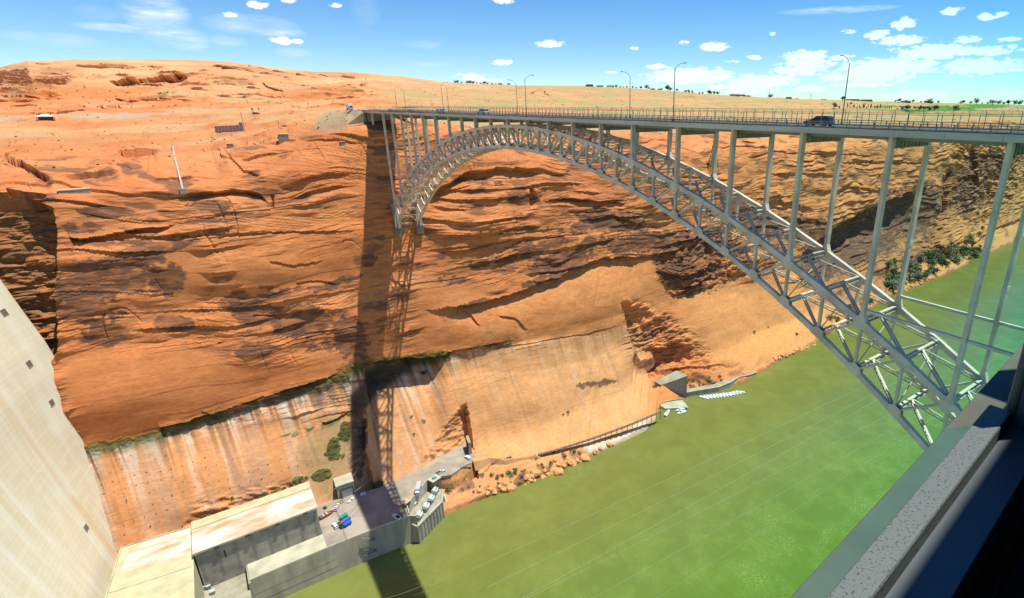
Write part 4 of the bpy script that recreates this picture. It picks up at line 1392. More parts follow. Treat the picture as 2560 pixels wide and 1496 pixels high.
rw = empty('river_wall', (-60, WALLY, WATER))
tag(rw, 'tall stained concrete wall rising from the water below the parking yard', 'retaining wall')
b = MB()
wl = [(PX0 + 17, WALLY), (-73, WALLY), (-51, WALLY - .6), (-35.2, WALLY - 2), (-32.6, WALLY - 4.2)]
for (xa, ya), (xb, yb) in zip(wl[:-1], wl[1:]):
    b.hexa([(xa, ya - 1.6, WATER - 3), (xb, yb - 1.6, WATER - 3), (xb, yb + 1, WATER - 3), (xa, ya + 1, WATER - 3), (xa, ya - .1, YARD - .3), (xb, yb - .1, YARD - .3), (xb, yb + .6, YARD - .3), (xa, ya + .6, YARD - .3)])
b.box(PX0 + 16.4, PX0 + 17.3, WALLY - 1.5, PYF + .9, WATER - 3, YARD - .31)
b.v = [(p[0] + 60, p[1] - WALLY, p[2] - WATER) for p in b.v]
b.build('wall', M['concrete'], rw)
b = MB()
for (xa, ya), (xb, yb) in zip(wl[:-1], wl[1:]):
    b.beam((xa, ya + .2, YARD + .0), (xb, yb + .2, YARD + .0), .5, .62)
b.v = [(p[0] + 60, p[1] - WALLY, p[2] - WATER) for p in b.v]
b.build('coping', M['concrete_pale'], rw)
b = MB()
for xc in (-99, -90, -81, -57.5):
    b.box(xc - .05, xc + .05, WALLY - .2, WALLY - .12, YARD - 1, YARD - .6)
for z in (YARD - 4, YARD - 8, YARD - 12):
    b.box(PX0 + 17.4, -36, WALLY - 1.55 + (z - WATER) * .095, WALLY - 1.25 + (z - WATER) * .095, z, z + .06)
b.v = [(p[0] + 60, p[1] - WALLY, p[2] - WATER) for p in b.v]
b.build('wall_joint', M['brown'], rw)
# access stairs on the wall
b = MB()
xs = -59.0
b.beam((xs, WALLY - 1.6, YARD - .5), (xs + 2, WALLY - 3, WATER + .5), .12, .12)
b.beam((xs + 1.4, WALLY - 1.6, YARD - .5), (xs + 1.4, WALLY - 3, WATER + .5), .12, .12)
for k in range(4):
    z0 = YARD - 1 - k * 3.6
    b.beam((xs + .2, WALLY - 2.3, z0), (xs + 6, WALLY - 2.3, z0 - 3.4 if k % 2 == 0 else z0), .7, .15)
    b.beam((xs + .2, WALLY - 2.7, z0 + 1), (xs + 6, WALLY - 2.7, (z0 - 3.4 if k % 2 == 0 else z0) + 1), .06, .06)
for xx in (xs + 6.1, xs + 2): b.beam((xx, WALLY - 2.4, YARD - .5), (xx, WALLY - 2.4, WATER + 1), .14, .14)
st = b.build('access_stair', M['galv'])
tag(st, 'steel stair zigzagging down the river wall under the yard', 'stairs')
# tailrace bay with machinery at the left
tb = MB()
tb.prism([(PX0 - 6, PYF + 1), (PX0 + 16.4, PYF + 1), (PX0 + 16.4, 226), (PX0 - 6, 226)], WATER - 3, YARD - 4)
tag(tb.build('lower_deck', M['concrete']), kind='structure')
for k, (px, py, w_, l_, h_) in enumerate([(488, 1436, 2.2, 1.6, 2.4), (500, 1452, 2.0, 1.4, 1.8), (514, 1446, 1.6, 2.4, 1.6), (524, 1460, 1.8, 1.8, 1.4), (494, 1466, 2.4, 1.6, 1.6)]):
    p = at(px * K, py * K, YARD - 4)
    e = empty('switch_cabinet', (p.x, p.y, YARD - 4))
    tag(e, ['tall grey electrical cabinet nearest the powerhouse wall on the lower deck', 'squat grey electrical cabinet in the middle of the lower deck', 'narrow cabinet with pipes beside the yellow frame', 'low cabinet at the river end of the lower deck', 'wide cabinet at the front of the lower deck'][k], 'cabinet', 'electrical cabinets on the lower deck')
    b = MB(); b.box(-w_ / 2, w_ / 2, -l_ / 2, l_ / 2, 0, h_, 0, .08); b.build('cabinet', M['paint_grey'], e)
    b = MB(); b.box(-w_ / 2 - .1, w_ / 2 + .1, -l_ / 2 - .1, l_ / 2 + .1, h_ + .002, h_ + .14); b.build('lid', M['paint_silver'], e)
    b = MB()
    for q in range(3): b.tube([(-w_ / 2 + .4 + q * .6, -l_ / 2 - .4, 0), (-w_ / 2 + .4 + q * .6, -l_ / 2 - .4, h_ * .8), (-w_ / 2 + .4 + q * .6, -l_ / 2, h_ * .8)], .1, 6)
    b.build('pipe', M['galv'], e)
gf = MB()
a0, a1 = at(486 * K, 1432 * K, YARD - 4), at(508 * K, 1420 * K, YARD - 4)
for p in (a0, a1): gf.beam(p, p + Vector((0, 0, 6)), .3, .3, (0, 1, 0))
gf.beam(a0 + Vector((0, 0, 6)), a1 + Vector((0, 0, 6)), .3, .3)
gf.beam(a0 + Vector((0, 0, 3)), a1 + Vector((0, 0, 3)), .2, .2)
tag(gf.build('gantry_frame', M['paint_yellow']), 'yellow steel frame standing beside the powerhouse wall on the lower deck', 'frame')

# transformer deck
TD = -200.6
q1, q2, q3 = (-33.2, 231.2), (-16.3, 242.0), (-12.5, 251.5)
td = empty('transformer_deck', (-24, 243, TD))
tag(td, 'walled concrete platform carrying the round white tanks above the river', 'platform')
b = MB()
b.prism([q1, q2, q3, (-14, 256.5), (-17.3, 258), (-25.6, 250.7), (-34.2, 242.7), (-35, 235)], WATER - 3, TD)
b.v = [(p[0] + 24, p[1] - 243, p[2] - TD) for p in b.v]
b.build('platform', M['concrete'], td)
b = MB()
rim = [(-35, 235), q1, q2, q3]
for a, c in zip(rim[:-1], rim[1:]): b.beam((*a, TD + .45), (*c, TD + .45), .7, .9)
b.v = [(p[0] + 24, p[1] - 243, p[2] - TD) for p in b.v]
b.build('parapet', M['concrete_pale'], td)
b = MB()
for k in range(9):
    f = k / 8
    x, y = q1[0] + (q2[0] - q1[0]) * f, q1[1] + (q2[1] - q1[1]) * f
    b.beam((x + .12, y - .18, WATER), (x + .12, y - .18, TD), .5, .35, (0, 1, 0))
b.v = [(p[0] + 24, p[1] - 243, p[2] - TD) for p in b.v]
b.build('wall_rib', M['concrete'], td)
b = MB()
inner = [(-35.1, 236), (-34, 243.2), (-25.4, 251.2), (-17, 258.6)]
for a, c in zip(inner[:-1], inner[1:]): b.beam((*a, (TD + YARD + 1) / 2), (*c, (TD + YARD + 1) / 2), .4, YARD + 1 - TD)
b.v = [(p[0] + 24, p[1] - 243, p[2] - TD) for p in b.v]
b.build('back_wall', M['concrete_pale'], td)
TK = ['nearest white tank on the transformer platform', 'second white tank from the bridge shadow on the transformer platform', 'third white tank on the transformer platform', 'tan tank beside the teal topped hut']
dirx = Vector((q2[0] - q1[0], q2[1] - q1[1], 0)).normalized()
for k, (px, py) in enumerate(((1048, 1288), (1065, 1267), (1078, 1247), (1087, 1228))):
    p = at(px, py, TD + 2.0)
    e = empty('transformer_tank', (p.x, p.y, TD), math.atan2(dirx.y, dirx.x) + .25)
    tag(e, TK[k], 'tank', 'tanks on the transformer platform')
    mt = M['paint_white'] if k < 3 else M['boat']
    b = MB()
    prof = [(-1.75, .2), (-1.7, 1.1), (-1.5, 1.55), (-1.45, 1.62), (-.5, 1.65), (-.45, 1.72), (-.35, 1.65), (.45, 1.65), (.5, 1.72), (.6, 1.65), (1.45, 1.62), (1.6, 1.4), (1.75, .9), (1.8, .2)]
    b.loft([[(x, r * math.cos(q * math.pi / 10), 2.2 + r * math.sin(q * math.pi / 10)) for q in range(20)] for x, r in prof], True, 0, True)
    b.build('tank', mt, e)
    for x in (-1.1, 1.1):
        b = MB(); b.box(x - .2, x + .2, -1.2, 1.2, 0, 1.2); b.build('saddle', M['concrete_pale'], e)
    b = MB()
    for q in range(3):
        b.tube([(-.8 + q * .8, -1.0, 3.5), (-.8 + q * .8, -1.1, 4.5)], [.2, .1], 8)
    b.build('bushing', M['rust'], e)
    b = MB(); b.box(1.8, 2.5, -1.2, 1.2, .3, 2.8); b.box(-2.45, -1.8, -1.0, 1.0, .3, 2.4); b.build('radiator', M['galv'], e)
for k, (px, py) in enumerate(((1037, 1262), (1043, 1250), (1052, 1238), (1060, 1222), (1068, 1212))):
    p = at(px, py, TD + .8)
    b = MB(); b.box(-.8, .8, -.7, .7, 0, 1.9, 0, .06); b.box(-.9, .9, -.8, .8, 1.905, 2.0); b.box(-.6, .6, -.74, -.702, .3, 1.5, 1)
    o = b.build('switch_cabinet', [M['paint_white'], M['paint_grey']])
    o.location = (p.x, p.y, TD); o.rotation_euler = (0, 0, .75)
    tag(o, ['small white cabinet behind the nearest tank', 'small white cabinet behind the second tank', 'small white cabinet in the middle of the platform', 'small white cabinet behind the tan tank', 'small white cabinet closest to the teal topped hut'][k], 'cabinet', 'white cabinets on the transformer platform')
p = at(1091, 1208, YARD)
e = empty('control_hut', (-15, 255.3, YARD - 4), .35)
tag(e, 'square tan hut with a teal box on its roof beside the tanks', 'hut')
b = MB(); b.box(-2.6, 2.6, -2.2, 2.2, -2, 5); b.build('wall', M['brown'], e)
b = MB(); b.box(-2.9, 2.9, -2.5, 2.5, 5.003, 5.4); b.build('roof', M['concrete_pale'], e)
b = MB(); b.box(-1.1, 1.1, -.8, .9, 5.403, 6.2, 0, .06); b.build('roof_box', M['teal'], e)
b = MB(); b.box(-.6, .6, -2.26, -2.203, .5, 2.7); b.build('door', M['darkmetal'], e)
ki = empty('kiosk', (*at(1016, 1264, YARD).xy, YARD), .5)
tag(ki, 'small kiosk with a peach coloured flat roof at the yard corner', 'kiosk')
b = MB(); b.box(-1.7, 1.7, -1.3, 1.3, 0, 2.5); b.build('wall', M['brown'], ki)
b = MB(); b.box(-2.1, 2.1, -1.7, 1.7, 2.503, 2.75, 0, .05); b.build('roof', simple('peach_roof', (.55, .36, .25), .8), ki)
b = MB(); b.box(-.5, .5, -1.36, -1.303, .05, 2.1); b.build('door', M['darkmetal'], ki)

# adit portal in the cliff foot
po = empty('portal_building', (-57.5, 270.5, YARD), -.06)
tag(po, 'concrete portal with a grey roller door at the foot of the cliff', 'portal')
b = MB()
b.hexa([(-4.2, 0, 0), (4.2, 0, 0), (4.2, 10, 0), (-4.2, 10, 0), (-4.2, .3, 7.2), (4.2, .3, 7.2), (4.2, 10, 8), (-4.2, 10, 8)])
b.build('wall', M['concrete_pale'], po)
b = MB(); b.box(-4.5, 4.5, -.3, 10, 8.0, 8.3); b.hexa([(-4.4, 0, 7.2), (4.4, 0, 7.2), (4.4, 9.9, 7.99), (-4.4, 9.9, 7.99), (-4.4, 0, 7.5), (4.4, 0, 7.5), (4.4, 9.9, 8.0), (-4.4, 9.9, 8.0)]); b.build('roof', M['concrete_pale'], po)
b = MB(); b.box(-2.2, 3.2, -.12, -.01, .05, 4.6); b.build('roller_door', M['paint_silver'], po)
b = MB()
for z in range(9): b.box(-2.2, 3.2, -.16, -.125, .4 + z * .47, .44 + z * .47)
for z0, x0, x1 in ((4.75, -2.6, 3.6),): b.box(x0, x1, -.5, -.02, z0, z0 + .5)
b.box(-2.7, -2.3, -.5, -.02, 0, 5.2); b.box(3.3, 3.7, -.5, -.02, 0, 5.2)
b.build('door_frame', M['darkmetal'], po)
tn = empty('tunnel_portal', (12.6, 270, YARD), 1.35)
tag(tn, 'arched road tunnel mouth in the notch of the cliff', 'tunnel portal')
b = MB()
arc = [(2.6 * math.cos(t), 3.0 + 2.6 * math.sin(t)) for t in [math.pi * k / 10 for k in range(11)]]
out_ = [(-4.2, 0), (-4.2, 8.2), (4.2, 8.2), (4.2, 0)]
ins_ = [(2.6, 0)] + arc + [(-2.6, 0)]
ring = [(4.2, 0), (4.2, 8.2), (0, 8.2), (-4.2, 8.2), (-4.2, 0)]
vs, fs = [], []
for y in (-.1, 1.6):
    vs += [(x, y, z) for x, z in ins_]
n1 = len(ins_)
for y in (-.1, 1.6):
    vs += [((4.2 if i <= 3 else (-4.2 if i >= n1 - 4 else 4.2 - 8.4 * (i - 3) / (n1 - 7))), y, (0 if i in (0, n1 - 1) else (z if i <= 2 else (z if i >= n1 - 3 else 8.2)))) for i, (x, z) in enumerate(ins_)]
for i in range(n1 - 1):
    fs += [(i, i + 1, 2 * n1 + i + 1, 2 * n1 + i), (i, i + 1, n1 + i + 1, n1 + i), (2 * n1 + i, 2 * n1 + i + 1, 3 * n1 + i + 1, 3 * n1 + i)]
b.add(vs, fs)
b.build('portal_ring', M['concrete'], tn)
b = MB()
b.side([(1.65, 0), (1.9, 0), (1.9, 5.8), (1.65, 5.8)], -2.9, 2.9)
b.build('tunnel_dark_panel', M['dark'], tn)  # flat dark panel standing in for the unlit depth of the tunnel


# ------------------------------------------------------------------ vehicles
def vehicle(style, paint, loc, rz, label, L=4.6, cat='car', group=None):
    W, H = 1.82, {'car': 1.45, 'suv': 1.78, 'pickup': 1.85, 'van': 2.1}[style]
    e = empty('parked_car' if cat != 'pickup truck' else 'pickup_truck', loc, rz)
    tag(e, label, cat, group)
    h = L / 2
    gb = .30
    if style == 'pickup':
        prof = [(-h, gb + .15), (-h, 1.05), (-h + .05, 1.12), (-.35, 1.12), (-.30, 1.12), (h - 1.25, 1.10), (h - .1, .98), (h, .75), (h, gb + .1), (h - .4, gb), (-h + .4, gb)]
        cab = [(-.45, 1.12), (-.35, H - .04), (-.1, H), (.75, H - .03), (1.35, 1.12)]
    elif style == 'van':
        prof = [(-h, gb + .1), (-h, 1.15), (-h + .05, 1.2), (h - .9, 1.2), (h - .1, 1.0), (h, .8), (h, gb + .1), (h - .4, gb), (-h + .4, gb)]
        cab = [(-h + .05, 1.2), (-h + .14, H - .08), (-h + .4, H), (h - 1.9, H - .02), (h - .8, 1.2)]
    elif style == 'suv':
        prof = [(-h, gb + .15), (-h - .02, .9), (-h + .08, 1.08), (h - 1.5, 1.08), (h - .35, .95), (h, .72), (h, gb + .12), (h - .4, gb), (-h + .4, gb)]
        cab = [(-h + .1, 1.08), (-h + .38, H - .12), (-h + .8, H), (.15, H - .04), (h - 1.35, 1.08)]
    else:
        prof = [(-h, gb + .15), (-h, .82), (-h + .1, .98), (h - 1.3, .95), (h - .25, .80), (h, .62), (h, gb + .1), (h - .4, gb), (-h + .4, gb)]
        cab = [(-h + .35, .97), (-h + 1.0, H - .06), (-h + 1.5, H), (.1, H - .04), (h - 1.25, .95)]
    b = MB()
    n = len(prof)
    b.loft([[(p[0], y, p[1] if w_ == 0 else p[1]) for p in [(q[0] * (1 - w_ * .03), gb + (q[1] - gb) * (1 - w_ * .03)) for q in prof]] for y, w_ in ((-W / 2 + .0, 1.6), (-W / 2 + .05, 0), (W / 2 - .05, 0), (W / 2, 1.6))], True)
    b.loft([[(p[0], y * (1 - .16 * (p[1] - cab[0][1]) / (H - cab[0][1])), p[1]) for p in cab] for y in (-W / 2 + .06, W / 2 - .06)], True)
    if style == 'pickup':
        b.box(-h + .1, -.5, -W / 2 + .12, W / 2 - .12, 1.125, 1.13, 1)
        for y in (-W / 2 + .06, W / 2 - .06): b.box(-h + .05, -.42, y - .05, y + .05, 1.12, 1.32)
        b.box(-h + .02, -h + .1, -W / 2 + .1, W / 2 - .1, 1.12, 1.32)
    b.build('body', [paint, M['rubber']], e)
    z0, z1 = cab[0][1] + .06, H - .12
    f = lambda z: (W / 2 - .06) * (1 - .16 * (z - cab[0][1]) / (H - cab[0][1])) + .012
    xa0, xa1 = cab[0][0] + .12, cab[1][0] + .2
    xb0, xb1 = cab[4][0] - .28, cab[3][0] - .02
    for sgn in (-1, 1):
        g = MB()
        g.add([(xa0, sgn * f(z0), z0), (xb0, sgn * f(z0), z0), (xb1, sgn * f(z1), z1), (xa1, sgn * f(z1), z1)], [(0, 1, 2, 3)])
        g.build('side_window', M['glass'], e)
    for nm, (p0, p1), sg in (('windscreen', (cab[4], cab[3]), 1), ('rear_window', (cab[0], cab[1]), -1)):
        g = MB()
        lerp = lambda t: (p0[0] + (p1[0] - p0[0]) * t + sg * .015, p0[1] + (p1[1] - p0[1]) * t)
        (x0, z0_), (x1, z1_) = lerp(.1), lerp(.9)
        g.add([(x0, -f(z0_) + .1, z0_), (x0, f(z0_) - .1, z0_), (x1, f(z1_) - .1, z1_), (x1, -f(z1_) + .1, z1_)], [(0, 1, 2, 3)])
        g.build(nm, M['glass'], e)
    R = .35 if style in ('car',) else .40
    for x in (-h + .85, h - .9):
        for y in (-W / 2 + .02, W / 2 - .02):
            w = MB()
            w.loft([[(x + r * math.cos(k * math.pi / 8), y + yy, R + r * math.sin(k * math.pi / 8)) for k in range(16)] for yy, r in ((-.12, R * .9), (-.1, R), (.1, R), (.12, R * .9))], True)
            for yy in (-.122, .122):
                w.add([(x + R * .58 * math.cos(k * math.pi / 6), y + yy, R + R * .58 * math.sin(k * math.pi / 6)) for k in range(12)], [tuple(range(12))], 1)
            w.build('wheel', [M['rubber'], M['galv']], e)
    for y in (-W / 2 + .28, W / 2 - .28):
        b = MB(); b.box(h - .06, h + .012, y - .18, y + .18, .62, .78); b.build('headlight', M['lamp'], e)
        b = MB(); b.box(-h - .03, -h + .04, y - .14, y + .14, .72, .9); b.build('tail_light', M['redlamp'], e)
    return e


ROAD = .99
sv = vehicle('suv', M['paint_dark'], (3.6, 51.0, ROAD), math.radians(90), 'dark estate car driving on the bridge near its right end', 5.2, 'car', 'vehicles on the bridge')
vehicle('van', M['paint_white'], (3.6, 194, ROAD), math.radians(90), 'white van with dark windows on the bridge', 6.4, 'van', 'vehicles on the bridge')
vehicle('pickup', M['paint_white'], (3.6, 236, ROAD), math.radians(90), 'white pickup on the bridge left of the white van', 5.8, 'pickup truck', 'vehicles on the bridge')
vehicle('suv', M['paint_white'], (8.4, 252, ROAD), math.radians(-90), 'white high roofed vehicle behind the white pickup on the bridge', 5.6, 'car', 'vehicles on the bridge')
vehicle('car', M['paint_silver'], (3.6, 312, ROAD), math.radians(90), 'small pale car near the far end of the bridge', 4.8, 'car', 'vehicles on the bridge')
vehicle('car', M['paint_grey'], (3.6, 279, ROAD), math.radians(90), 'dark grey car between the pale car and the white pickup', 5.0, 'car', 'vehicles on the bridge')
# lorry on the far approach
p = ground(877, 271, 380)
lo_ = empty('box_lorry', (*aty(874, 270, Y0 + 34).xy, 1.1), math.radians(-90))
tag(lo_, 'white box lorry on the road just beyond the far end of the bridge', 'lorry')
b = MB(); b.box(-3.5, 2.0, -1.25, 1.25, 1.0, 3.9, 0, .06); b.build('cargo_box', M['paint_white'], lo_)
b = MB(); b.loft([[(2.05, y, .7), (4.3, y, .7), (4.35, y, 1.7), (3.9, y, 2.8), (2.05, y, 2.9)] for y in (-1.15, 1.15)], True); b.build('cab', M['paint_white'], lo_)
b = MB(); b.add([(4.37, -1, 1.75), (4.37, 1, 1.75), (3.95, .95, 2.7), (3.95, -.95, 2.7)], [(0, 1, 2, 3)]); b.build('windscreen', M['glass'], lo_)
b = MB(); b.box(-3.5, 4.2, -.6, .6, .5, .98); b.build('chassis', M['darkmetal'], lo_)
for x in (-2.4, -1.3, 3.1):
    for y in (-1.05, 1.05):
        w = MB(); w.loft([[(x + .48 * math.cos(k * math.pi / 7), y + yy, .48 + .48 * math.sin(k * math.pi / 7)) for k in range(14)] for yy in (-.16, .16)], True); w.build('wheel', M['rubber'], lo_)


def yp(px, py, z=YARD): v = at(px, py, z); return (v.x, v.y, z)


vehicle('suv', M['paint_white'], yp(838, 1317), math.radians(100), 'white car parked in the yard beside the blue bins', 5, 'car', 'vehicles in the yard')
vehicle('pickup', M['paint_dark'], yp(852, 1316), math.radians(100), 'dark pickup parked close beside the white car in the yard', 5.2, 'pickup truck', 'vehicles in the yard')
vehicle('pickup', M['paint_white'], yp(991, 1295), math.radians(110), 'white pickup parked in the shadow of the bridge', 5.6, 'pickup truck', 'vehicles in the yard')
vehicle('pickup', M['paint_silver'], yp(1101, 1183), math.radians(12), 'silver pickup parked on the road above the teal topped hut', 6, 'pickup truck', 'vehicles in the yard')
vehicle('suv', M['paint_white'], yp(1170, 1147), math.radians(100), 'white car parked at the tunnel mouth', 5, 'car', 'vehicles in the yard')
t_ = empty('box_trailer', yp(1048, 1224), math.radians(62))
tag(t_, 'long grey box trailer with a white cab parked by the tanks', 'lorry')
b = MB(); b.box(-4.2, 2.6, -1.2, 1.2, 1.1, 3.6, 0, .06); b.build('cargo_box', M['paint_silver'], t_)
b = MB(); b.box(-5.6, -4.3, -1.0, 1.0, .5, 2.3, 0, .12); b.build('cab', M['paint_white'], t_)
b = MB(); b.box(-5.62, -5.605, -.85, .85, 1.45, 2.1); b.build('windscreen', M['glass'], t_)
for x in (-4.9, .8, 1.9):
    for y in (-1, 1):
        w = MB(); w.loft([[(x + .48 * math.cos(k * math.pi / 7), y + yy, .48 + .48 * math.sin(k * math.pi / 7)) for k in range(14)] for yy in (-.15, .15)], True); w.build('wheel', M['rubber'], t_)


def bin_(px, py, mat, label, rz=.4):
    e = empty('skip_bin', yp(px, py), rz)
    tag(e, label, 'bin', 'bins in the yard')
    b = MB()
    b.loft([[(-1.5, -.9, .25), (1.5, -.9, .25), (1.5, .9, .25), (-1.5, .9, .25)], [(-1.9, -1.05, 1.7), (1.9, -1.05, 1.7), (1.9, 1.05, 1.7), (-1.9, 1.05, 1.7)]])
    for x in (-1.2, 0, 1.2): b.box(x - .06, x + .06, -1.12, 1.12, .4, 1.6)
    b.build('bin', mat, e)
    b = MB(); b.hexa([(-1.95, -1.1, 1.703), (1.95, -1.1, 1.703), (1.95, 1.1, 1.703), (-1.95, 1.1, 1.703), (-1.95, -1.1, 1.8), (1.95, -1.1, 1.8), (1.95, 1.1, 2.0), (-1.95, 1.1, 2.0)]); b.build('lid', mat, e)
    for x in (-1.3, 1.3):
        b = MB(); b.box(x - .15, x + .15, -.9, .9, 0, .25); b.build('skid', M['darkmetal'], e)


bin_(860, 1296, M['paint_green'], 'green waste bin next to the two blue bins', .35)
bin_(867, 1305, M['paint_blue'], 'middle blue waste bin between the green bin and another blue bin', .2)
bin_(869, 1314, M['paint_blue'], 'blue waste bin nearest the river', .3)
# orange boat on its trailer
e = empty('orange_boat', yp(816, 1291), .25)
tag(e, 'orange boat parked ashore beside the powerhouse', 'boat')
b = MB()
secs = [(-3.4, .9, .75), (-3.0, 1.15, .6), (0, 1.25, .5), (2, .95, .55), (3.2, .4, .8), (3.7, .05, 1.1)]
b.loft([[(x, -w_, 1.5), (x, -w_ * .75, zk), (x, 0, zk - .2), (x, w_ * .75, zk), (x, w_, 1.5)] for x, w_, zk in secs], True, closed=False)
b.build('hull', M['paint_orange'], e)
b = MB(); b.box(-2.9, 2.0, -.85, .85, 1.15, 1.3); b.build('deck', M['brown'], e)
for x in (-1.6, .2):
    b = MB(); b.box(x, x + .5, -.9, .9, 1.3, 1.6); b.build('seat', M['boat'], e)
b = MB(); b.tube([(-2.2, -1, .35), (-2.2, 1, .35)], .32, 10); b.box(-3, 3.6, -.1, .1, .3, .42); b.build('trailer', M['darkmetal'], e)
e = empty('purple_trailer', yp(842, 1272), 1.0)
tag(e, 'lilac and white flat trailer loaded with gear beside the fence', 'trailer')
b = MB(); b.box(-2.4, 2.4, -.9, .9, .5, .7); b.build('bed', M['purple'], e)
for k in range(4):
    b = MB(); b.box(-2 + k * 1.1, -1.1 + k * 1.1, -.7, .6, .702, 1.5 + .2 * (k % 2), 0, .06); b.build('load', M['paint_white'] if k % 2 else M['purple'], e)
for y in (-.8, .8):
    b = MB(); b.loft([[(.4 + .35 * math.cos(q * math.pi / 6), y + yy, .35 + .35 * math.sin(q * math.pi / 6)) for q in range(12)] for yy in (-.12, .12)], True); b.build('wheel', M['rubber'], e)
e = empty('yellow_machinery', yp(852, 1260), .4)
tag(e, 'pile of yellow steel frames stored below the portal', 'equipment')
for k in range(4):
    b = MB()
    x = -2.2 + k * 1.2
    for yy in (-.8, .8): b.beam((x, yy, 0), (x + .5, yy * .3, 2.2), .14, .14, (1, 0, 0))
    b.beam((x, -.8, .5), (x, .8, .5), .14, .14); b.beam((x + .4, -.4, 1.8), (x + 1.4, .6, .2), .12, .12)
    b.build('frame', M['paint_yellow'], e)
for k, (px, py, lb) in enumerate(((874, 1257, 'white crate at the foot of the portal, left one'), (882, 1249, 'white crate at the foot of the portal, right one'), (905, 1238, 'white bag in the bridge shadow, left one'), (911, 1236, 'white bag in the bridge shadow, right one'), (813, 1272, 'dark crate by the corner of the powerhouse'))):
    b = MB(); b.box(-.75, .75, -.6, .6, 0, 1.1, 0, .1); b.box(-.8, .8, -.05, .05, 1.1, 1.14)
    o = b.build('crate', M['paint_white'] if k < 4 else M['darkmetal'])
    o.location = yp(px, py); o.rotation_euler = (0, 0, .3 + k * .5)
    tag(o, lb, 'crate', 'crates in the yard')
# jersey barriers by the tunnel
for k in range(4):
    b = MB(); b.loft([[(x, -.3, 0), (x, .3, 0), (x, .28, .25), (x, .1, .9), (x, -.1, .9), (x, -.28, .25)] for x in (-1.1, 1.1)], True)
    o = b.build('road_barrier', M['concrete_pale'])
    o.location = yp(1156 + k * 7, 1168 - k * 3.2); o.rotation_euler = (0, 0, .22)
    tag(o, ['white road barrier, the one farthest from the parked car', 'second white road barrier of the row on the river side', 'third white road barrier of the row on the river side', 'white road barrier closest to the white car at the tunnel'][k], 'barrier', 'white barriers at the road edge')
# yard fence posts
f = empty('yard_fence', (*at(845, 1290, YARD).xy, YARD))
tag(f, 'thin wire fence crossing the yard beside the parked white car', 'fence')
fa, fb = at(843, 1280, YARD), at(867, 1350, YARD)
for k in range(8):
    q = fa.lerp(fb, k / 7) - f.location
    b = MB(); b.box(q.x - .06, q.x + .06, q.y - .06, q.y + .06, 0, 2.0); b.build('post', M['galv'], f)
b = MB()
for z in (.3, 1.0, 1.7, 1.95): b.beam(fa - f.location + Vector((0, 0, z)), fb - f.location + Vector((0, 0, z)), .03, .03)
b.build('fence_wire', M['galv'], f)

# ------------------------------------------------------------------ plants
def leafmat(name, col, col2):
    m, nt, b = nodemat(name, .8, .2)
    N = nt.nodes.new
    tc = N('ShaderNodeTexCoord')
    n = N('ShaderNodeTexNoise'); n.inputs['Scale'].default_value = 2.2; n.inputs['Detail'].default_value = 3
    nt.links.new(tc.outputs['Object'], n.inputs['Vector'])
    r = N('ShaderNodeValToRGB'); r.color_ramp.elements[0].position = .38; r.color_ramp.elements[1].position = .62
    r.color_ramp.elements[0].color = (*col2, 1); r.color_ramp.elements[1].color = (*col, 1)
    nt.links.new(n.outputs[0], r.inputs[0]); nt.links.new(r.outputs[0], b.inputs['Base Color'])
    return m


LEAF = dict(green=leafmat('green_leaves', (.10, .155, .04), (.06, .095, .028)), grey=leafmat('grey_green_leaves', (.26, .26, .17), (.17, .165, .11)),
            dark=leafmat('dark_leaves', (.055, .085, .03), (.035, .055, .02)), yellow=leafmat('yellow_green_leaves', (.22, .21, .06), (.14, .14, .04)))


def leaves(mb, n, rx, ry, rz, zc, size, rnd, mi=0, lobes=5):
    cs = []
    for _ in range(lobes):
        a = rnd.uniform(0, 6.28); q = rnd.uniform(.2, .62)
        cs.append((rx * q * math.cos(a), ry * q * math.sin(a), zc + rz * rnd.uniform(-.45, .45), rnd.uniform(.38, .62)))
    for _ in range(n):
        c = rnd.choice(cs)
        v = Vector((rnd.gauss(0, 1), rnd.gauss(0, 1), rnd.gauss(0, 1))).normalized() * rnd.uniform(.55, 1.05)
        p = Vector((c[0] + v.x * rx * c[3], c[1] + v.y * ry * c[3], max(.04, c[2] + v.z * rz * c[3])))
        nrm = (v + Vector((rnd.uniform(-.6, .6), rnd.uniform(-.6, .6), rnd.uniform(-.1, .9)))).normalized()
        t = nrm.orthogonal().normalized()
        t = Matrix.Rotation(rnd.uniform(0, 6.28), 3, nrm) @ t
        u = nrm.cross(t)
        s_ = size * rnd.uniform(.6, 1.3)
        mb.add([p - t * s_ - u * s_ * .5, p + t * s_ - u * s_ * .45, p + t * s_ * .8 + u * s_ * .5, p - t * s_ * .7 + u * s_ * .55], [(0, 1, 2, 3)], mi)


def shrub_mesh(kind, seed, n=170):
    rnd = random.Random(seed)
    mb = MB()
    for k in range(5):
        a = rnd.uniform(0, 6.28)
        mb.tube([(0, 0, -.3), (.25 * math.cos(a), .25 * math.sin(a), .3), (.6 * math.cos(a), .6 * math.sin(a), .75)], [.05, .03, .012], 5, 1)
    leaves(mb, n, 1.0, 1.0, .62, .55, .11, rnd, 0, 6)
    return mb.mesh('desert_shrub', [LEAF[kind], M['bark']])


SHR = {k: [shrub_mesh(k, 11 + i * 7 + len(k)) for i in range(2)] for k in LEAF}


def shrub(px, py, size, kind, label, group, tall=1.0, dmin=0):
    p = ground(px, py, dmin)
    o = bpy.data.objects.new('desert_shrub', random.choice(SHR[kind]))
    COL.objects.link(o)
    o.location = p
    o.scale = (size, size, size * tall)
    o.rotation_euler = (0, 0, random.uniform(0, 6.28))
    tag(o, label, 'shrub', group)


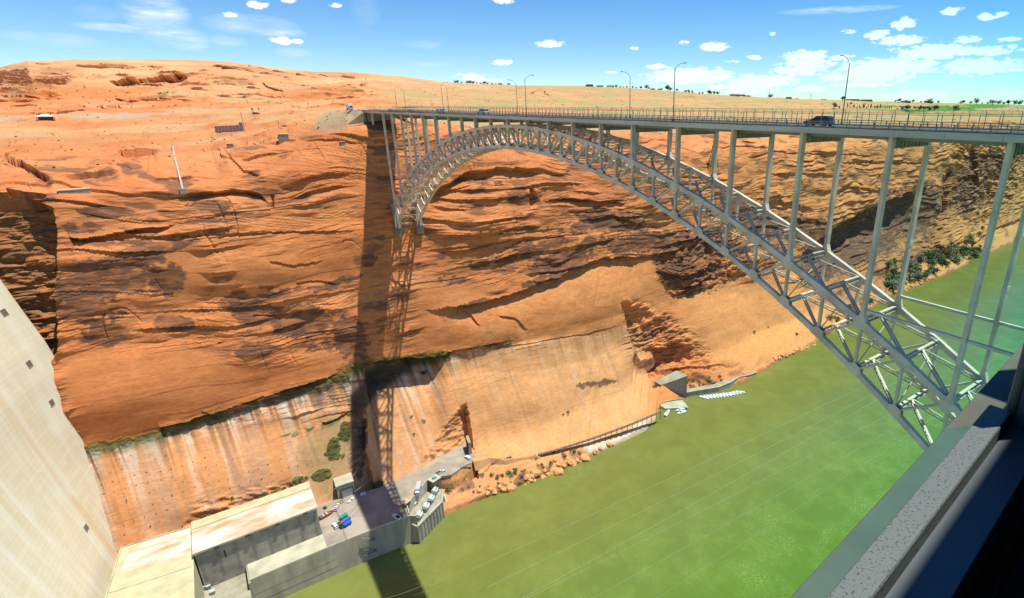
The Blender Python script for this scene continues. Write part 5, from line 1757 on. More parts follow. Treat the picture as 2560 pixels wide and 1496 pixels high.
c5 = lambda x, y: (1080 + x / 4.2, 1080 + y / 4.2)
BANK = [(520, 350, .9, 'grey'), (555, 342, 1.0, 'green'), (310, 430, 1.2, 'green'), (340, 495, 1.9, 'grey'), (525, 450, 2.4, 'grey'), (185, 612, 3.2, 'green'), (120, 505, 1.8, 'green'), (380, 570, 1.5, 'grey'), (335, 605, 1.3, 'grey'), (445, 632, 1.3, 'yellow'),
        (515, 558, 1.2, 'grey'), (590, 575, 1.1, 'grey'), (640, 460, 2.0, 'green'), (700, 478, 2.2, 'green'), (745, 458, 1.9, 'green'), (810, 430, 2.8, 'green'), (840, 470, 2.6, 'grey'), (880, 412, 3.0, 'green'), (950, 450, 2.8, 'grey'), (775, 568, 2.4, 'yellow'), (925, 540, 1.6, 'green'),
        (690, 535, 1.5, 'green'), (1080, 245, 1.9, 'green'), (1110, 288, 1.6, 'green'), (1285, 230, 1.8, 'dark'), (1390, 245, 2.4, 'dark'), (1490, 218, 2.6, 'dark'), (1550, 218, 1.6, 'dark'), (1240, 350, 2.0, 'grey'), (1262, 322, 2.1, 'green'), (1155, 332, 1.5, 'green'), (1180, 368, 1.4, 'green'), (830, 520, 1.3, 'grey'), (540, 345, .8, 'green')]
KN = dict(green='leafy green', grey='dry grey green', dark='dark upright', yellow='yellowish')
GB = 'shrubs on the rocky river bank'
for x, y, s_, k in BANK:
    lb = '%s shrub growing among the rocks of the river bank' % KN[k]
    shrub(*c5(x, y), s_ * .85, k, lb, '%s %s' % (KN[k], GB), 1.35 if k == 'dark' else 1.0)
rnd = random.Random(5)
for k in range(20):
    x = rnd.uniform(1718, 1806); y = 978 - (x - 1716) * .16 - rnd.uniform(2, 26)
    kk = rnd.choice(['grey', 'green', 'green', 'yellow'])
    shrub(x, y, rnd.uniform(1.2, 2.4), kk, '%s bush of the thicket above the curved river wall' % KN[kk], '%s bushes of the thicket above the curved wall' % KN[kk])
for x, y, s_, k, lb in [(1061, 934, 2.8, 'green', 'green bush at the right end of the dark mossy cave'), (1100, 884, 1.5, 'green', 'small green bush above the cave on the mossy ledge'), (1127, 880, 1.6, 'green', 'green bush in the pale scar right of the cave'), (1148, 888, 1.3, 'green', 'small bush low in the pale scar right of the cave'), (1889, 831, 2.2, 'green', 'bush on the smooth rock apron under the arch'),
                        (1922, 817, 1.6, 'dark', 'small dark bush on the ledge above the rock apron'), (1992, 834, 2.4, 'green', 'bush hanging over the bank beside the lower chord of the arch'), (1756, 884, 1.7, 'green', 'green bush below the little cave in the cliff'), (1661, 949, 2.4, 'green', 'bush leaning on the left of the concrete wing wall'), (1638, 966, 2.2, 'green', 'bush between the cliff and the concrete wing wall'),
                        (1652, 1018, 1.6, 'yellow', 'yellowish bush by the boat landing'), (1418, 1031, 1.8, 'dark', 'dark bush halfway up the smooth cliff above the walkway'), (1409, 1036, 1.2, 'dark', 'small dark bush left of another halfway up the smooth cliff'), (363, 1354, 2.6, 'dark', 'dark round bush on the slope between dam and powerhouse'), (408, 1350, 1.3, 'grey', 'small grey bush right of the dark round bush'), (473, 1278, 1.4, 'green', 'bush at the crack in the drilled rock face'),
                        (1030, 1040, 1.4, 'grey', 'dry bush in the streaked rock beside the bridge shadow'), (1060, 1050, 1.7, 'grey', 'dry bush left of the road cutting'), (1036, 1085, 1.4, 'green', 'small green bush below the dry bushes left of the cutting'), (905, 1095, 2, 'green', 'bush in the lattice of the bridge shadow'), (853, 1085, 2.4, 'green', 'green bush at the left edge of the bridge shadow'), (860, 1140, 2.0, 'yellow', 'yellow green bush low at the left edge of the bridge shadow'), (1600, 905, 1.4, 'green', 'bush at the left corner of the rubble slope')]:
    shrub(x, y, s_ * .9, k, lb, 'bushes on the cliff')
for k in range(16):
    t = k / 15
    x, y = 440 + t * 290 + rnd.uniform(-5, 5), 1330 - t * 128 + rnd.uniform(-6, 3)
    shrub(x, y, rnd.uniform(1.0, 2.3), rnd.choice(['green', 'green', 'yellow']), 'green bush in the row behind the powerhouse roof', 'bushes behind the powerhouse roof')
for k in range(110):
    u = rnd.random(); w_ = rnd.random()
    x = 2215 + 250 * u; y = 730 - 100 * u - 62 * w_ ** 1.5 + rnd.uniform(-8, 6)
    kk = rnd.choice(['green', 'dark', 'grey', 'green'])
    shrub(x, y, rnd.uniform(4, 10.0), kk, '%s bush on the talus slope across the river beyond the bridge' % KN[kk], '%s bushes on the far talus slope' % KN[kk])
for k in range(8):
    x = 2075 + k * 16 + rnd.uniform(-5, 5)
    shrub(x, 800 - k * 7 + rnd.uniform(-12, 6), rnd.uniform(3, 6), 'green', 'green bush on the bank seen through the arch truss', 'bushes seen through the truss')

# low scrub of the plateau: too many tufts to count
sm = MB()
rs = np.random.RandomState(3)
cand = np.argwhere((TT[:, None] > NLOW + 1.6) & (TT[:, None] < NLOW + 6.3) & (NRM[..., 2] > .75))
pick = cand[rs.choice(len(cand), 1400, replace=False)]
for a, b_ in pick:
    p = VERT[a, b_]
    dist = DD[a, b_]
    s_ = rs.uniform(.35, .95) * (1 if dist < 800 else 1.7)
    for q in range(5):
        v = rs.normal(size=3); v /= np.linalg.norm(v)
        c = p + np.array([v[0] * s_ * .6, v[1] * s_ * .6, abs(v[2]) * s_ * .5 + .1])
        t = np.cross(v, [.3, .5, .8]); t /= np.linalg.norm(t); u = np.cross(v, t)
        w_ = s_ * .55
        sm.add([c - t * w_ - u * w_ * .6, c + t * w_ - u * w_ * .6, c + t * w_ * .7 + u * w_ * .7, c - t * w_ * .7 + u * w_ * .7], [(0, 1, 2, 3)], int(q == 0))
o = sm.build('desert_scrub', [LEAF['grey'], LEAF['yellow']])
tag(o, 'low grey green scrub dotted over the desert plateau', 'scrub', kind='stuff')

# trees of the town on the skyline
TREES = []
for i in range(3):
    r_ = random.Random(30 + i)
    mb = MB()
    mb.tube([(0, 0, -.5), (.1, 0, 2), (.15, .1, 4)], [.25, .18, .08], 6, 1)
    for k in range(3): mb.tube([(.1, 0, 2), (math.cos(k * 2.1) * 1.2, math.sin(k * 2.1) * 1.2, 4)], [.1, .04], 5, 1)
    leaves(mb, 170, 3.1, 3.1, 2.4, 3.0, .45, r_, 0, 7)
    TREES.append(mb.mesh('broadleaf_tree', [LEAF['dark' if i else 'green'], M['bark']]))
mb = MB()
mb.tube([(0, 0, -.5), (0, 0, 9)], [.2, .05], 6, 1)
leaves(mb, 170, .95, .95, 5.2, 5.6, .36, random.Random(77), 0, 9)
POPLAR = mb.mesh('poplar_tree', [LEAF['dark'], M['bark']])


def ridge_point(px, py, r=None):
    c = int(np.argmin(np.abs(PXC - px)))
    d = DD[:, c]
    e = np.abs(VF[:, c] - py) + np.where(d < 800, 1e5, 0) + np.where(TT > NLOW + 7.05, 1e5, 0)
    k = int(np.argmin(e))
    return Vector(VERT[k, c]), float(d[k])


def tree(px, py, hpx, mesh, name, label, group, h0):
    p, d = ridge_point(px, py)
    o = bpy.data.objects.new(name, mesh)
    COL.objects.link(o)
    s_ = 1.2 * rnd.uniform(.6, 1.35) * hpx / 1358 * d / h0
    o.location = p
    o.scale = (s_ * rnd.uniform(.9, 1.7), s_ * rnd.uniform(.9, 1.5), s_)
    o.rotation_euler = (0, 0, random.uniform(0, 6))
    tag(o, label, 'tree', group)


SK = lambda px: float(interp(px, *FARY['sky'])) + 1.5
for px in (1144, 1150, 1157, 1172, 1178, 1187, 1196, 1203, 1212, 1221, 1232, 1241, 1250, 1258, 1275):
    tree(px, SK(px), rnd.uniform(5, 7.5), rnd.choice(TREES), 'broadleaf_tree', 'dark tree in the row on the skyline left of the houses', 'trees of the skyline row left of the houses', 6.3)
for px, h in ((1541, 6), (1549, 8), (1558, 6), (1566, 5), (1580, 5), (1590, 5), (1602, 9), (1615, 10), (1622, 7), (1655, 9), (1667, 12), (1675, 8), (1691, 7), (1713, 9), (1722, 8), (1730, 7), (1746, 7), (1756, 6), (1770, 10), (1777, 8), (1785, 9), (1793, 8), (1860, 4), (1923, 8), (1990, 4)):
    tree(px, SK(px), h * .85, rnd.choice(TREES), 'broadleaf_tree', 'dark tree on the skyline among the hilltop houses', 'trees among the hilltop houses', 6.3)
for px in (2104, 2236, 2246, 2262, 2280, 2301, 2312, 2322, 2331, 2343, 2398, 2406, 2426, 2440, 2455, 2468, 2480, 2495, 2510, 2522, 2535, 2548):
    tree(px, SK(px), rnd.uniform(5, 9), rnd.choice(TREES), 'broadleaf_tree', 'dark tree on the skyline behind the green lawns', 'trees on the skyline behind the lawns', 6.3)
for px, py, h in ((2055, 262, 4), (2085, 271, 12), (2097, 272, 9), (2126, 262, 7), (2246, 276, 7), (2258, 276, 9), (2270, 275, 10), (2288, 273, 6), (2300, 277, 11), (2312, 275, 7), (2326, 277, 9), (2337, 277, 11), (2390, 275, 9), (2400, 276, 7)):
    tree(px, py, h, rnd.choice(TREES), 'broadleaf_tree', 'rounded dark tree standing on the green lawn', 'trees on the lawn', 6.3)
for k in range(26):
    tree(2118 + k * 4.4, 272 + .04 * k, rnd.uniform(5, 12), POPLAR, 'poplar_tree', 'slim dark poplar in the row before the lawn', 'poplars in the row before the lawn', 10.5)


# houses on the hill
def house(px, py, w, d_, h, mat, label, roofmat='concrete_grey'):
    p, dist = ridge_point(px, py)
    az = math.atan2(p.x - CAM[0], p.y - CAM[1])
    e = empty('hill_house', p - Vector((0, 0, .8)), -az + .15)
    tag(e, label, 'house', 'houses on the hill')
    b = MB(); b.box(-w / 2, w / 2, -d_ / 2, d_ / 2, -1, h); b.box(-w * .32, w * .1, -d_ / 2 - 2, -d_ / 2, -1, h * .8); b.build('wall', mat, e)
    b = MB(); rr = h * 1.45
    b.loft([[(-w / 2 - .6, -d_ / 2 - .6, h + .01), (w / 2 + .6, -d_ / 2 - .6, h + .01), (w / 2 + .6, d_ / 2 + .6, h + .01), (-w / 2 - .6, d_ / 2 + .6, h + .01)], [(-w / 2 + d_ * .4, -.2, rr), (w / 2 - d_ * .4, -.2, rr), (w / 2 - d_ * .4, .2, rr), (-w / 2 + d_ * .4, .2, rr)]])
    b.build('roof', M[roofmat], e)
    for x in (-.4, .2, .38):
        b = MB(); b.box(w * x - 1, w * x + 1, -d_ / 2 - .06, -d_ / 2 - .01, h * .35, h * .75); b.build('window', M['dark'], e)


for px, w, h, mt, lb in ((1473, 26, 6, 'brown', 'brown house on the skyline, leftmost of the hilltop houses'), (1500, 24, 5, 'concrete_grey', 'low grey house on the skyline between the brown and the pale house'), (1525, 30, 7, 'paint_silver', 'pale two storey house on the skyline'), (1632, 18, 4, 'brown', 'low house half hidden by trees right of the pale house'), (1648, 16, 5, 'concrete_grey', 'grey roofed house between two skyline trees'),
                         (1835, 40, 7, 'concrete', 'long tan building on the skyline'), (1855, 24, 8, 'concrete', 'taller tan block beside the long tan building'), (1868, 20, 5, 'brown', 'small brown house right of the tan block'), (1970, 24, 6, 'brown', 'lone brown house on the flat skyline'), (2057, 22, 4, 'paint_white', 'small white shed on the flat skyline'), (2130, 60, 7, 'brown', 'long dark terrace on the skyline behind the tall lamp post'), (2165, 50, 7, 'brown', 'second dark terrace right of the long terrace'),
                         (2262, 40, 6, 'brown', 'dark house on the skyline above the lawn'), (2320, 34, 6, 'brown', 'dark roofed house on the skyline right of the lawn')):
    house(px, SK(px), w, 12, h, M[mt], lb, 'brown' if mt == 'brown' else 'concrete_grey')
house(2262, 269, 46, 14, 6, M['paint_grey'], 'blue grey building standing on the lawn', 'teal')
house(2312, 270, 36, 12, 5, M['brown'], 'brown building on the lawn behind round trees', 'brown')
for px, h in ((1920, 14), (2025, 12)):
    p, d = ridge_point(px, SK(px))
    b = MB(); b.beam((0, 0, -1), (0, 0, h * d / 1358), 1.2, 1.2, (0, 1, 0))
    for z in (.8, .9): b.beam((-4, 0, h * d / 1358 * z), (4, 0, h * d / 1358 * z), .6, .6)
    o = b.build('power_pole', M['darkmetal']); o.location = p
    tag(o, 'wooden power pole on the skyline %s the white shed' % ('left of' if px < 2000 else 'just before'), 'pole', 'power poles on the skyline')
# white signs by the highway
sg = empty('road_sign', ground(1494, 271, 420))
tag(sg, 'white sign boards on posts beyond the far rail of the bridge', 'sign')
sk = DD[:, int(np.argmin(np.abs(PXC - 1494)))]
for k, (x, z, w_) in enumerate(((-2.2, 1.6, 1.3), (.4, 2.2, 2.0), (2.4, 1.8, 1.1))):
    b = MB(); b.box(x - w_, x + w_, -.08, .08, z, z + 1.5, 0, .03); b.build('sign_board', M['paint_white'], sg)
    b = MB(); b.box(x - .1, x + .1, .09, .25, -1, z + 1.2); b.build('post', M['galv'], sg)

# ------------------------------------------------------------------ structures on the left rim
def bunker(px, py, w, d_, h, mat, name, label, rz=0, dmin=0, sink=.5):
    p = ground(px, py, dmin)
    e = empty(name, p - Vector((0, 0, sink)), rz)
    tag(e, label, 'concrete block', 'concrete blocks on the slope')
    b = MB(); b.box(-w / 2, w / 2, 0, d_, -2, h, 0, .1); b.build('wall', mat, e)
    b = MB(); b.box(-w / 2 - .15, w / 2 + .15, -.15, d_ + .15, h + .003, h + .35, 0, .05); b.build('cap', M['concrete_pale'], e)
    return e


bunker(187, 481, 10.5, 4, 2.0, M['concrete_grey'], 'concrete_block', 'long low concrete block on the rock shelf near the dam', .12)
bunker(709, 353, 5.2, 4, 4.4, M['concrete_grey'], 'concrete_block', 'square grey concrete block high on the cliff left of the bridge', -.1)
bunker(574, 368, 3.2, 2.6, 2.6, M['concrete_grey'], 'concrete_block', 'small concrete box on the cliff edge left of the square block', 0)
bunker(859, 361, 2.4, 2.2, 2.4, M['concrete_grey'], 'concrete_block', 'tiny concrete box beside the bridge shadow', 0)
p0, p1 = ground(431, 368), ground(457, 474)
b = MB()
L_ = 9
pts = []
for k in range(L_ + 1):
    g = ground(431 + 26 * k / L_, 368 + 106 * k / L_)
    pts.append(g + Vector((0, -.8, .6)))
for _ in range(3):
    pts = [pts[0]] + [(pts[i - 1] + pts[i] * 2 + pts[i + 1]) / 4 for i in range(1, L_)] + [pts[-1]]
b.tube(pts, .48, 8)
o = b.build('slope_pipe', simple('pale_pipe', (.56, .43, .38), .6))
tag(o, 'long pale pipe running straight down the upper cliff', 'pipe')
b = MB(); b.box(-1.4, 1.4, -1, 1, -1.2, 1.4, 0, .1); o = b.build('pipe_anchor', M['concrete_grey']); o.location = ground(457, 476)
tag(o, 'concrete anchor at the lower end of the pale pipe', 'anchor')
# grey screen fence with a pole
fa, fb = ground(541, 330, 330), ground(610, 324, 330)
sf = empty('screen_fence', fa)
tag(sf, 'grey mesh screen fence with a tall pole on the plateau edge', 'fence')
b = MB(); v = fb - fa
for k in range(8):
    q0, q1 = v * (k / 8), v * ((k + .96) / 8)
    hh = 4.0 + (1.8 if k > 6 else 0)
    b.hexa([q0 + Vector((0, -.05, -1)), q1 + Vector((0, -.05, -1)), q1 + Vector((0, .05, -1)), q0 + Vector((0, .05, -1)), q0 + Vector((0, -.05, hh)), q1 + Vector((0, -.05, hh)), q1 + Vector((0, .05, hh)), q0 + Vector((0, .05, hh))])
b.build('mesh_panel', simple('grey_mesh', (.36, .31, .29), .8), sf)
b = MB(); b.beam(v + Vector((.4, 0, -1)), v + Vector((.4, 0, 13)), .35, .35, (0, 1, 0)); b.build('pole', M['galv'], sf)
# picnic shelter, car and bus by the rim road
sh = empty('picnic_shelter', ground(115, 298, 480))
tag(sh, 'dark picnic shelter with a white roof beside the rim road', 'shelter')
b = MB(); b.loft([[(-6, -4, 3.2), (6, -4, 3.2), (6, 4, 3.2), (-6, 4, 3.2)], [(-1.5, -.6, 5), (1.5, -.6, 5), (1.5, .6, 5), (-1.5, .6, 5)]]); b.build('roof', M['paint_white'], sh)
for x in (-5, -1.7, 1.7, 5):
    for y in (-3.2, 3.2):
        b = MB(); b.box(x - .2, x + .2, y - .2, y + .2, -1, 3.19); b.build('post', M['darkmetal'], sh)
b = MB(); b.box(-4.6, 4.6, 1.8, 2.2, -1, 2.8); b.build('wall', M['brown'], sh)
p = ground(50, 300, 480)
vehicle('van', M['paint_white'], (p.x, p.y, p.z + .1), .1, 'white van on the rim road at the left edge', 7, 'van', 'vehicles on the rim road')
p = ground(642, 284, 420)
vehicle('van', M['paint_dark'], (p.x, p.y, p.z + .1), .15, 'dark van stopped where the rim road bends', 6, 'van', 'vehicles on the rim road')
for k, px in enumerate((632, 636, 652)):
    p = ground(px, 284, 420)
    b = MB(); b.beam((0, 0, -1), (0, 0, 6), .3, .3, (0, 1, 0)); b.box(-.5, .5, -.06, .06, 4.4, 5.9)
    o = b.build('sign_post', M['galv']); o.location = p
    tag(o, ['grey sign post left of the dark van, the outer one', 'grey sign post left of the dark van, the inner one', 'grey sign post right of the dark van'][k], 'sign', 'sign posts by the rim road')

# cable tower behind the columns
pt_ = ground(1784, 428, 300)
ct = empty('lattice_tower', pt_)
tag(ct, 'thin steel lattice tower on the far cliff behind the bridge columns', 'tower')
b = MB()
Ht = 25
legs = [(-6, -2), (6, -2), (5, 3), (-5, 3)]
for x, y in legs: b.beam((x, y, -3), (x * .12, y * .12, Ht), .28, .28, (0, 1, 0))
for k in range(5):
    f0, f1 = 1 - k * .18, 1 - (k + 1) * .18
    z0, z1 = Ht * (1 - f0) / .9, Ht * (1 - f1) / .9
    for i in range(4):
        (xa, ya), (xb, yb) = legs[i], legs[(i + 1) % 4]
        b.beam((xa * f0, ya * f0, z0), (xb * f1, yb * f1, z1), .14, .14)
        b.beam((xb * f0, yb * f0, z0), (xa * f1, ya * f1, z1), .14, .14)
b.build('lattice_mast', M['darkmetal'], ct)
b = MB(); b.box(-1.6, 1.6, -.9, .9, Ht - 4, Ht - 3); b.build('cross_arm', M['darkmetal'], ct)

# ------------------------------------------------------------------ river bank: rocks, walkway, walls, boats
def rock_mesh(seed):
    bm = bmesh.new()
    bmesh.ops.create_icosphere(bm, subdivisions=3, radius=1)
    P = np.array([v.co[:] for v in bm.verts])
    n = fbm(P[:, 0] * .9 + seed * 7.3, P[:, 1] * .9, P[:, 2] * .9, 3, seed) * .38 + np.round(fbm(P[:, 0] * 1.3, P[:, 1] * 1.3 + seed, P[:, 2] * 1.6, 2, seed + 5) * 3) / 3 * .13
    for v, k in zip(bm.verts, n):
        v.co = v.co * (1 + float(k))
        v.co.z *= .72
    me = bpy.data.meshes.new('boulder')
    bm.to_mesh(me); bm.free()
    me.materials.append(M['boulder'])
    return me


M['boulder'] = simple('boulder_sandstone', (.64, .315, .125), .9, 0, .2, .7, col2=(.50, .22, .08), bump=.1)
ROCKS = [rock_mesh(k) for k in range(4)]


def boulder(px, py, size, label, group, flat=1):
    p = ground(px, py)
    o = bpy.data.objects.new('boulder', random.choice(ROCKS))
    COL.objects.link(o)
    o.location = p + Vector((0, 0, size * .1))
    o.scale = (size, size * random.uniform(.7, 1), size * flat)
    o.rotation_euler = (random.uniform(-.2, .2), random.uniform(-.2, .2), random.uniform(0, 6))
    tag(o, label, 'boulder', group)


for x, y, s_ in ((1100, 430, 3.6), (1040, 470, 3.0), (1165, 470, 2.0), (1320, 415, 4.2), (1480, 335, 2.8), (1610, 265, 3.8), (1390, 350, 1.8), (1440, 300, 2.2), (1515, 290, 2.4), (1085, 500, 1.4), (1020, 522, 1.5), (985, 560, 1.3), (840, 590, 4.2), (760, 585, 2.6), (665, 622, 1.8), (1230, 440, 1.7), (1720, 195, 2.2), (1860, 130, 2.2), (1765, 160, 1.7), (1900, 122, 1.4), (1790, 180, 1.3), (1000, 470, 2.6), (1330, 335, 1.6), (1200, 400, 1.6), (620, 600, 2.2), (580, 640, 1.8), (500, 610, 1.7), (700, 560, 1.5), (1560, 300, 1.4), (1300, 290, 1.5), (960, 380, 1.9), (1120, 330, 1.6)):
    boulder(*c5(x, y), s_, 'orange boulder lying at the water between the hut and the walkway', 'boulders of the near river bank')
for k in range(34):
    x = rnd.uniform(1938, 2040)
    boulder(x, 905 - (x - 1938) * .40 - rnd.uniform(0, 12), rnd.uniform(.9, 2.4), 'pale boulder of the rock pile at the water beneath the arch', 'boulders of the pile beneath the arch')
for k in range(30):
    x = rnd.uniform(2215, 2330)
    boulder(x, 742 - (x - 2240) * .38 - rnd.uniform(-2, 14), rnd.uniform(1.0, 2.6), 'pale boulder at the foot of the far talus slope', 'boulders of the far talus slope')

wk = empty('trestle_walkway', at(1500, 1098, WATER + 9))
tag(wk, 'long walkway on thin trestle posts along the foot of the cliff', 'walkway')
wa = [at(px, py, WATER + 8.4) for px, py in ((1345, 1137), (1395, 1124), (1480, 1097), (1560, 1068), (1600, 1052), (1650, 1030))]
wo = wk.location
b = MB()
for p, q in zip(wa[:-1], wa[1:]): b.beam(p - wo, q - wo, 1.9, .35)
b.build('deck', M['rust'], wk)
b = MB()
for p, q in zip(wa[:-1], wa[1:]):
    for z in (.6, 1.15): b.beam(p - wo + Vector((0, -.9, z)), q - wo + Vector((0, -.9, z)), .09, .09)
b.build('handrail', M['galv'], wk)
tot = [0]
for p, q in zip(wa[:-1], wa[1:]): tot.append(tot[-1] + (q - p).length)
n_ = int(tot[-1] / 4.2)
for k in range(n_ + 1):
    s_ = tot[-1] * k / n_
    i = max(j for j in range(len(tot) - 1) if tot[j] <= s_ + 1e-6)
    p = wa[i].lerp(wa[i + 1], (s_ - tot[i]) / (tot[i + 1] - tot[i])) - wo
    b = MB()
    b.beam(p + Vector((0, -.75, -6)), p + Vector((0, -.75, 1.15)), .26, .26, (0, 1, 0))
    b.build('trestle_post', M['rust'], wk)
pn = empty('panel_wall', at(1256, 1168, WATER + 7))
tag(pn, 'stepped grey panel wall standing among bushes on the river bank', 'retaining wall')
pa, pb = at(1231, 1180, WATER + 5.2) - pn.location, at(1281, 1166, WATER + 5.2) - pn.location
for k in range(4):
    q0, q1 = pa.lerp(pb, k / 4), pa.lerp(pb, (k + .97) / 4)
    b = MB()
    zt_ = 6.2 + k * .35
    b.hexa([q0 + Vector((0, 0, -5)), q1 + Vector((0, 0, -5)), q1 + Vector((0, .5, -5)), q0 + Vector((0, .5, -5)), q0 + Vector((0, 0, zt_)), q1 + Vector((0, 0, zt_)), q1 + Vector((0, .5, zt_)), q0 + Vector((0, .5, zt_))])
    for j in range(3):
        q = q0.lerp(q1, (j + .5) / 3); b.box(q.x - .08, q.x + .08, q.y - .1, q.y, -5, zt_ - .1)
    b.build('wall_panel', M['concrete_grey'], pn)
# concrete wing wall, landing and curved wall at the outlet
w1, w0 = at(1716, 995, WATER), at(1652, 989, WATER)
ww = empty('wing_wall', w1)
tag(ww, 'tall grey concrete wing wall with a sloping top beside the water', 'wing wall')
dx = w0 - w1
b = MB()
b.hexa([(0, 0, -2), (0, 5, -2), tuple(dx + Vector((0, 5, -2))), tuple(dx + Vector((0, 0, -2))), (0, 0, 19), (-1, 11, 19.2), tuple(dx + Vector((-1, 7, 9.4))), tuple(dx + Vector((0, 0, 9)))])
b.build('wall', M['concrete_grey'], ww)
b = MB()
b.hexa([(.1, -.1, 19.01), (-.9, 11.1, 19.21), tuple(dx + Vector((-1.1, 7.1, 9.41))), tuple(dx + Vector((-.1, -.1, 9.01))), (.1, -.1, 19.3), (-.9, 11.1, 19.5), tuple(dx + Vector((-1.1, 7.1, 9.7))), tuple(dx + Vector((-.1, -.1, 9.3)))])
b.build('coping', M['concrete_pale'], ww)
ld = MB()
lp = [at(px, py, WATER + 1.2) for px, py in ((1643, 1009), (1705, 999), (1721, 1019), (1663, 1022))]
ld.prism([(p.x, p.y) for p in lp][::-1], WATER - 2, WATER + 1.2)
ld.beam(lp[0] + Vector((0, 0, .5)), lp[1] + Vector((0, 0, .5)), .8, 1.2)
o = ld.build('boat_landing', M['concrete_pale'])
tag(o, 'sloping concrete landing between the wing wall and the moored boats', 'landing')
cw = empty('curved_river_wall', w1)
tag(cw, 'curved concrete river wall below the thicket of bushes', 'retaining wall')
base = [at(px, py, WATER) for px, py in ((1717, 994), (1752, 988), (1798, 980), (1826, 968), (1842, 957), (1850, 951), (1872, 946), (1892, 937))]
b = MB()
for p, q, h0, h1 in zip(base[:-1], base[1:], (4.2, 4.4, 4.2, 4, 3.6, 3.2, 2.6), (4.4, 4.2, 4, 3.6, 3.2, 2.6, 2)):
    p, q = p - w1, q - w1
    b.hexa([p + Vector((0, 0, -3)), q + Vector((0, 0, -3)), q + Vector((0, 6, -3)), p + Vector((0, 6, -3)), p + Vector((0, .4, h0)), q + Vector((0, .4, h1)), q + Vector((0, 6, h1)), p + Vector((0, 6, h0))])
b.build('wall', M['concrete'], cw)
b = MB()
for p, q, h0, h1 in zip(base[:-1], base[1:], (4.2, 4.4, 4.2, 4, 3.6, 3.2, 2.6), (4.4, 4.2, 4, 3.6, 3.2, 2.6, 2)):
    b.beam(p - w1 + Vector((0, .5, h0 + .12)), q - w1 + Vector((0, .5, h1 + .12)), .8, .3)
b.build('coping', M['concrete_pale'], cw)

raft = empty('pontoon_raft', (0, 0, 0))
for y in (-.75, .75):
    b = MB()
    b.tube([(-4.4, y, .25), (-4.0, y, .42), (-2, y, .42), (2, y, .42), (3.6, y, .45), (4.3, y, .75)], [.12, .42, .45, .45, .42, .15], 10)
    b.build('pontoon', M['paint_white'], raft)
b = MB(); b.box(-3.4, 3.2, -.5, .5, .55, .7); b.build('deck', M['boat'], raft)
for x in (-2.4, -.6, 1.2):
    b = MB(); b.box(x - .25, x + .25, -.6, .6, .703, 1.0, 0, .05); b.build('seat', M['brown'], raft)
b = MB(); b.box(-4.3, -3.6, -.25, .25, .5, 1.3, 0, .06); b.build('outboard_motor', M['darkmetal'], raft)
NTH = ['first', 'second', 'third', 'fourth', 'fifth', 'sixth', 'seventh', 'eighth', 'ninth', 'tenth', 'eleventh', 'twelfth']
RP = [(1756 + 8.1 * k, 1001 - 1.0 * k - .12 * max(0, k - 6) ** 2) for k in range(12)]
for k, (px, py) in enumerate(RP):
    o = raft if k == 0 else copy_tree(raft)
    p = at(px + 5, py - 6, WATER)
    o.location = (p.x, p.y, WATER - .05)
    o.rotation_euler = (0, 0, math.radians(118 if k < 8 else 135) + .03 * math.sin(k * 2.3))
    tag(o, '%s white pontoon raft from the left in the row moored at the curved wall' % NTH[k], 'raft', 'rafts moored at the curved wall')


def boat(px, py, rz, L, label):
    p = at(px, py, WATER)
    e = empty('patrol_boat', (p.x, p.y, WATER), rz)
    tag(e, label, 'boat', 'boats at the landing')
    h = L / 2
    b = MB()
    b.loft([[(x, -w_, .95), (x, -w_ * .85, -.1), (x, w_ * .85, -.1), (x, w_, .95)] for x, w_ in ((-h, 1.15), (-h * .3, 1.3), (h * .4, 1.1), (h * .8, .6), (h, .08))], True)
    b.build('hull', M['paint_white'], e)
    b = MB(); b.box(-h * .8, h * .35, -.9, .9, .953, 1.0); b.build('deck', M['boat'], e)
    b = MB(); b.loft([[(-.6, -.7, 1.0), (1.2, -.7, 1.0), (1.2, .7, 1.0), (-.6, .7, 1.0)], [(-.4, -.6, 2.0), (.8, -.6, 2.0), (.8, .6, 2.0), (-.4, .6, 2.0)]]); b.build('cabin', M['paint_white'], e)
    b = MB(); b.add([(1.19, -.55, 1.2), (1.19, .55, 1.2), (.9, .5, 1.85), (.9, -.5, 1.85)], [(0, 1, 2, 3)]); b.build('windscreen', M['glass'], e)
    for y in (-.45, .45):
        b = MB(); b.box(-h - .45, -h + .1, y - .2, y + .2, .3, 1.4, 0, .06); b.build('outboard_motor', M['darkmetal'], e)


boat(1700, 1026, 3.0, 7.5, 'white patrol boat moored at the landing, the one nearer the cliff')
boat(1704, 1033, 3.05, 8, 'white patrol boat moored at the landing, the outer one')
boat(1668, 1034, .5, 9.5, 'larger white work boat tied up by the end of the walkway')

# water running out beside the transformer platform
b = MB()
p = at(1103, 1240, WATER + 9)
for k in range(7):
    z = WATER + 9 - k * 1.5
    pass
a0 = Vector((-12.2, 250.2, WATER + 8)); a1 = Vector((-12.0, 247.5, WATER + .05))
b.loft([[a0.lerp(a1, t) + Vector((-.5 - .3 * t, math.sin(t * 7) * .2 - .6 * t * (1 - t), 0)), a0.lerp(a1, t) + Vector((.4 + .4 * t, math.sin(t * 5) * .2 - .6 * t * (1 - t), 0)), a0.lerp(a1, t) + Vector((0, .4, 0))] for t in [k / 8 for k in range(9)]], True, 0, True)
o = b.build('outflow_water', simple('foam_water', (.7, .72, .68), .6))
o['kind'] = 'structure'

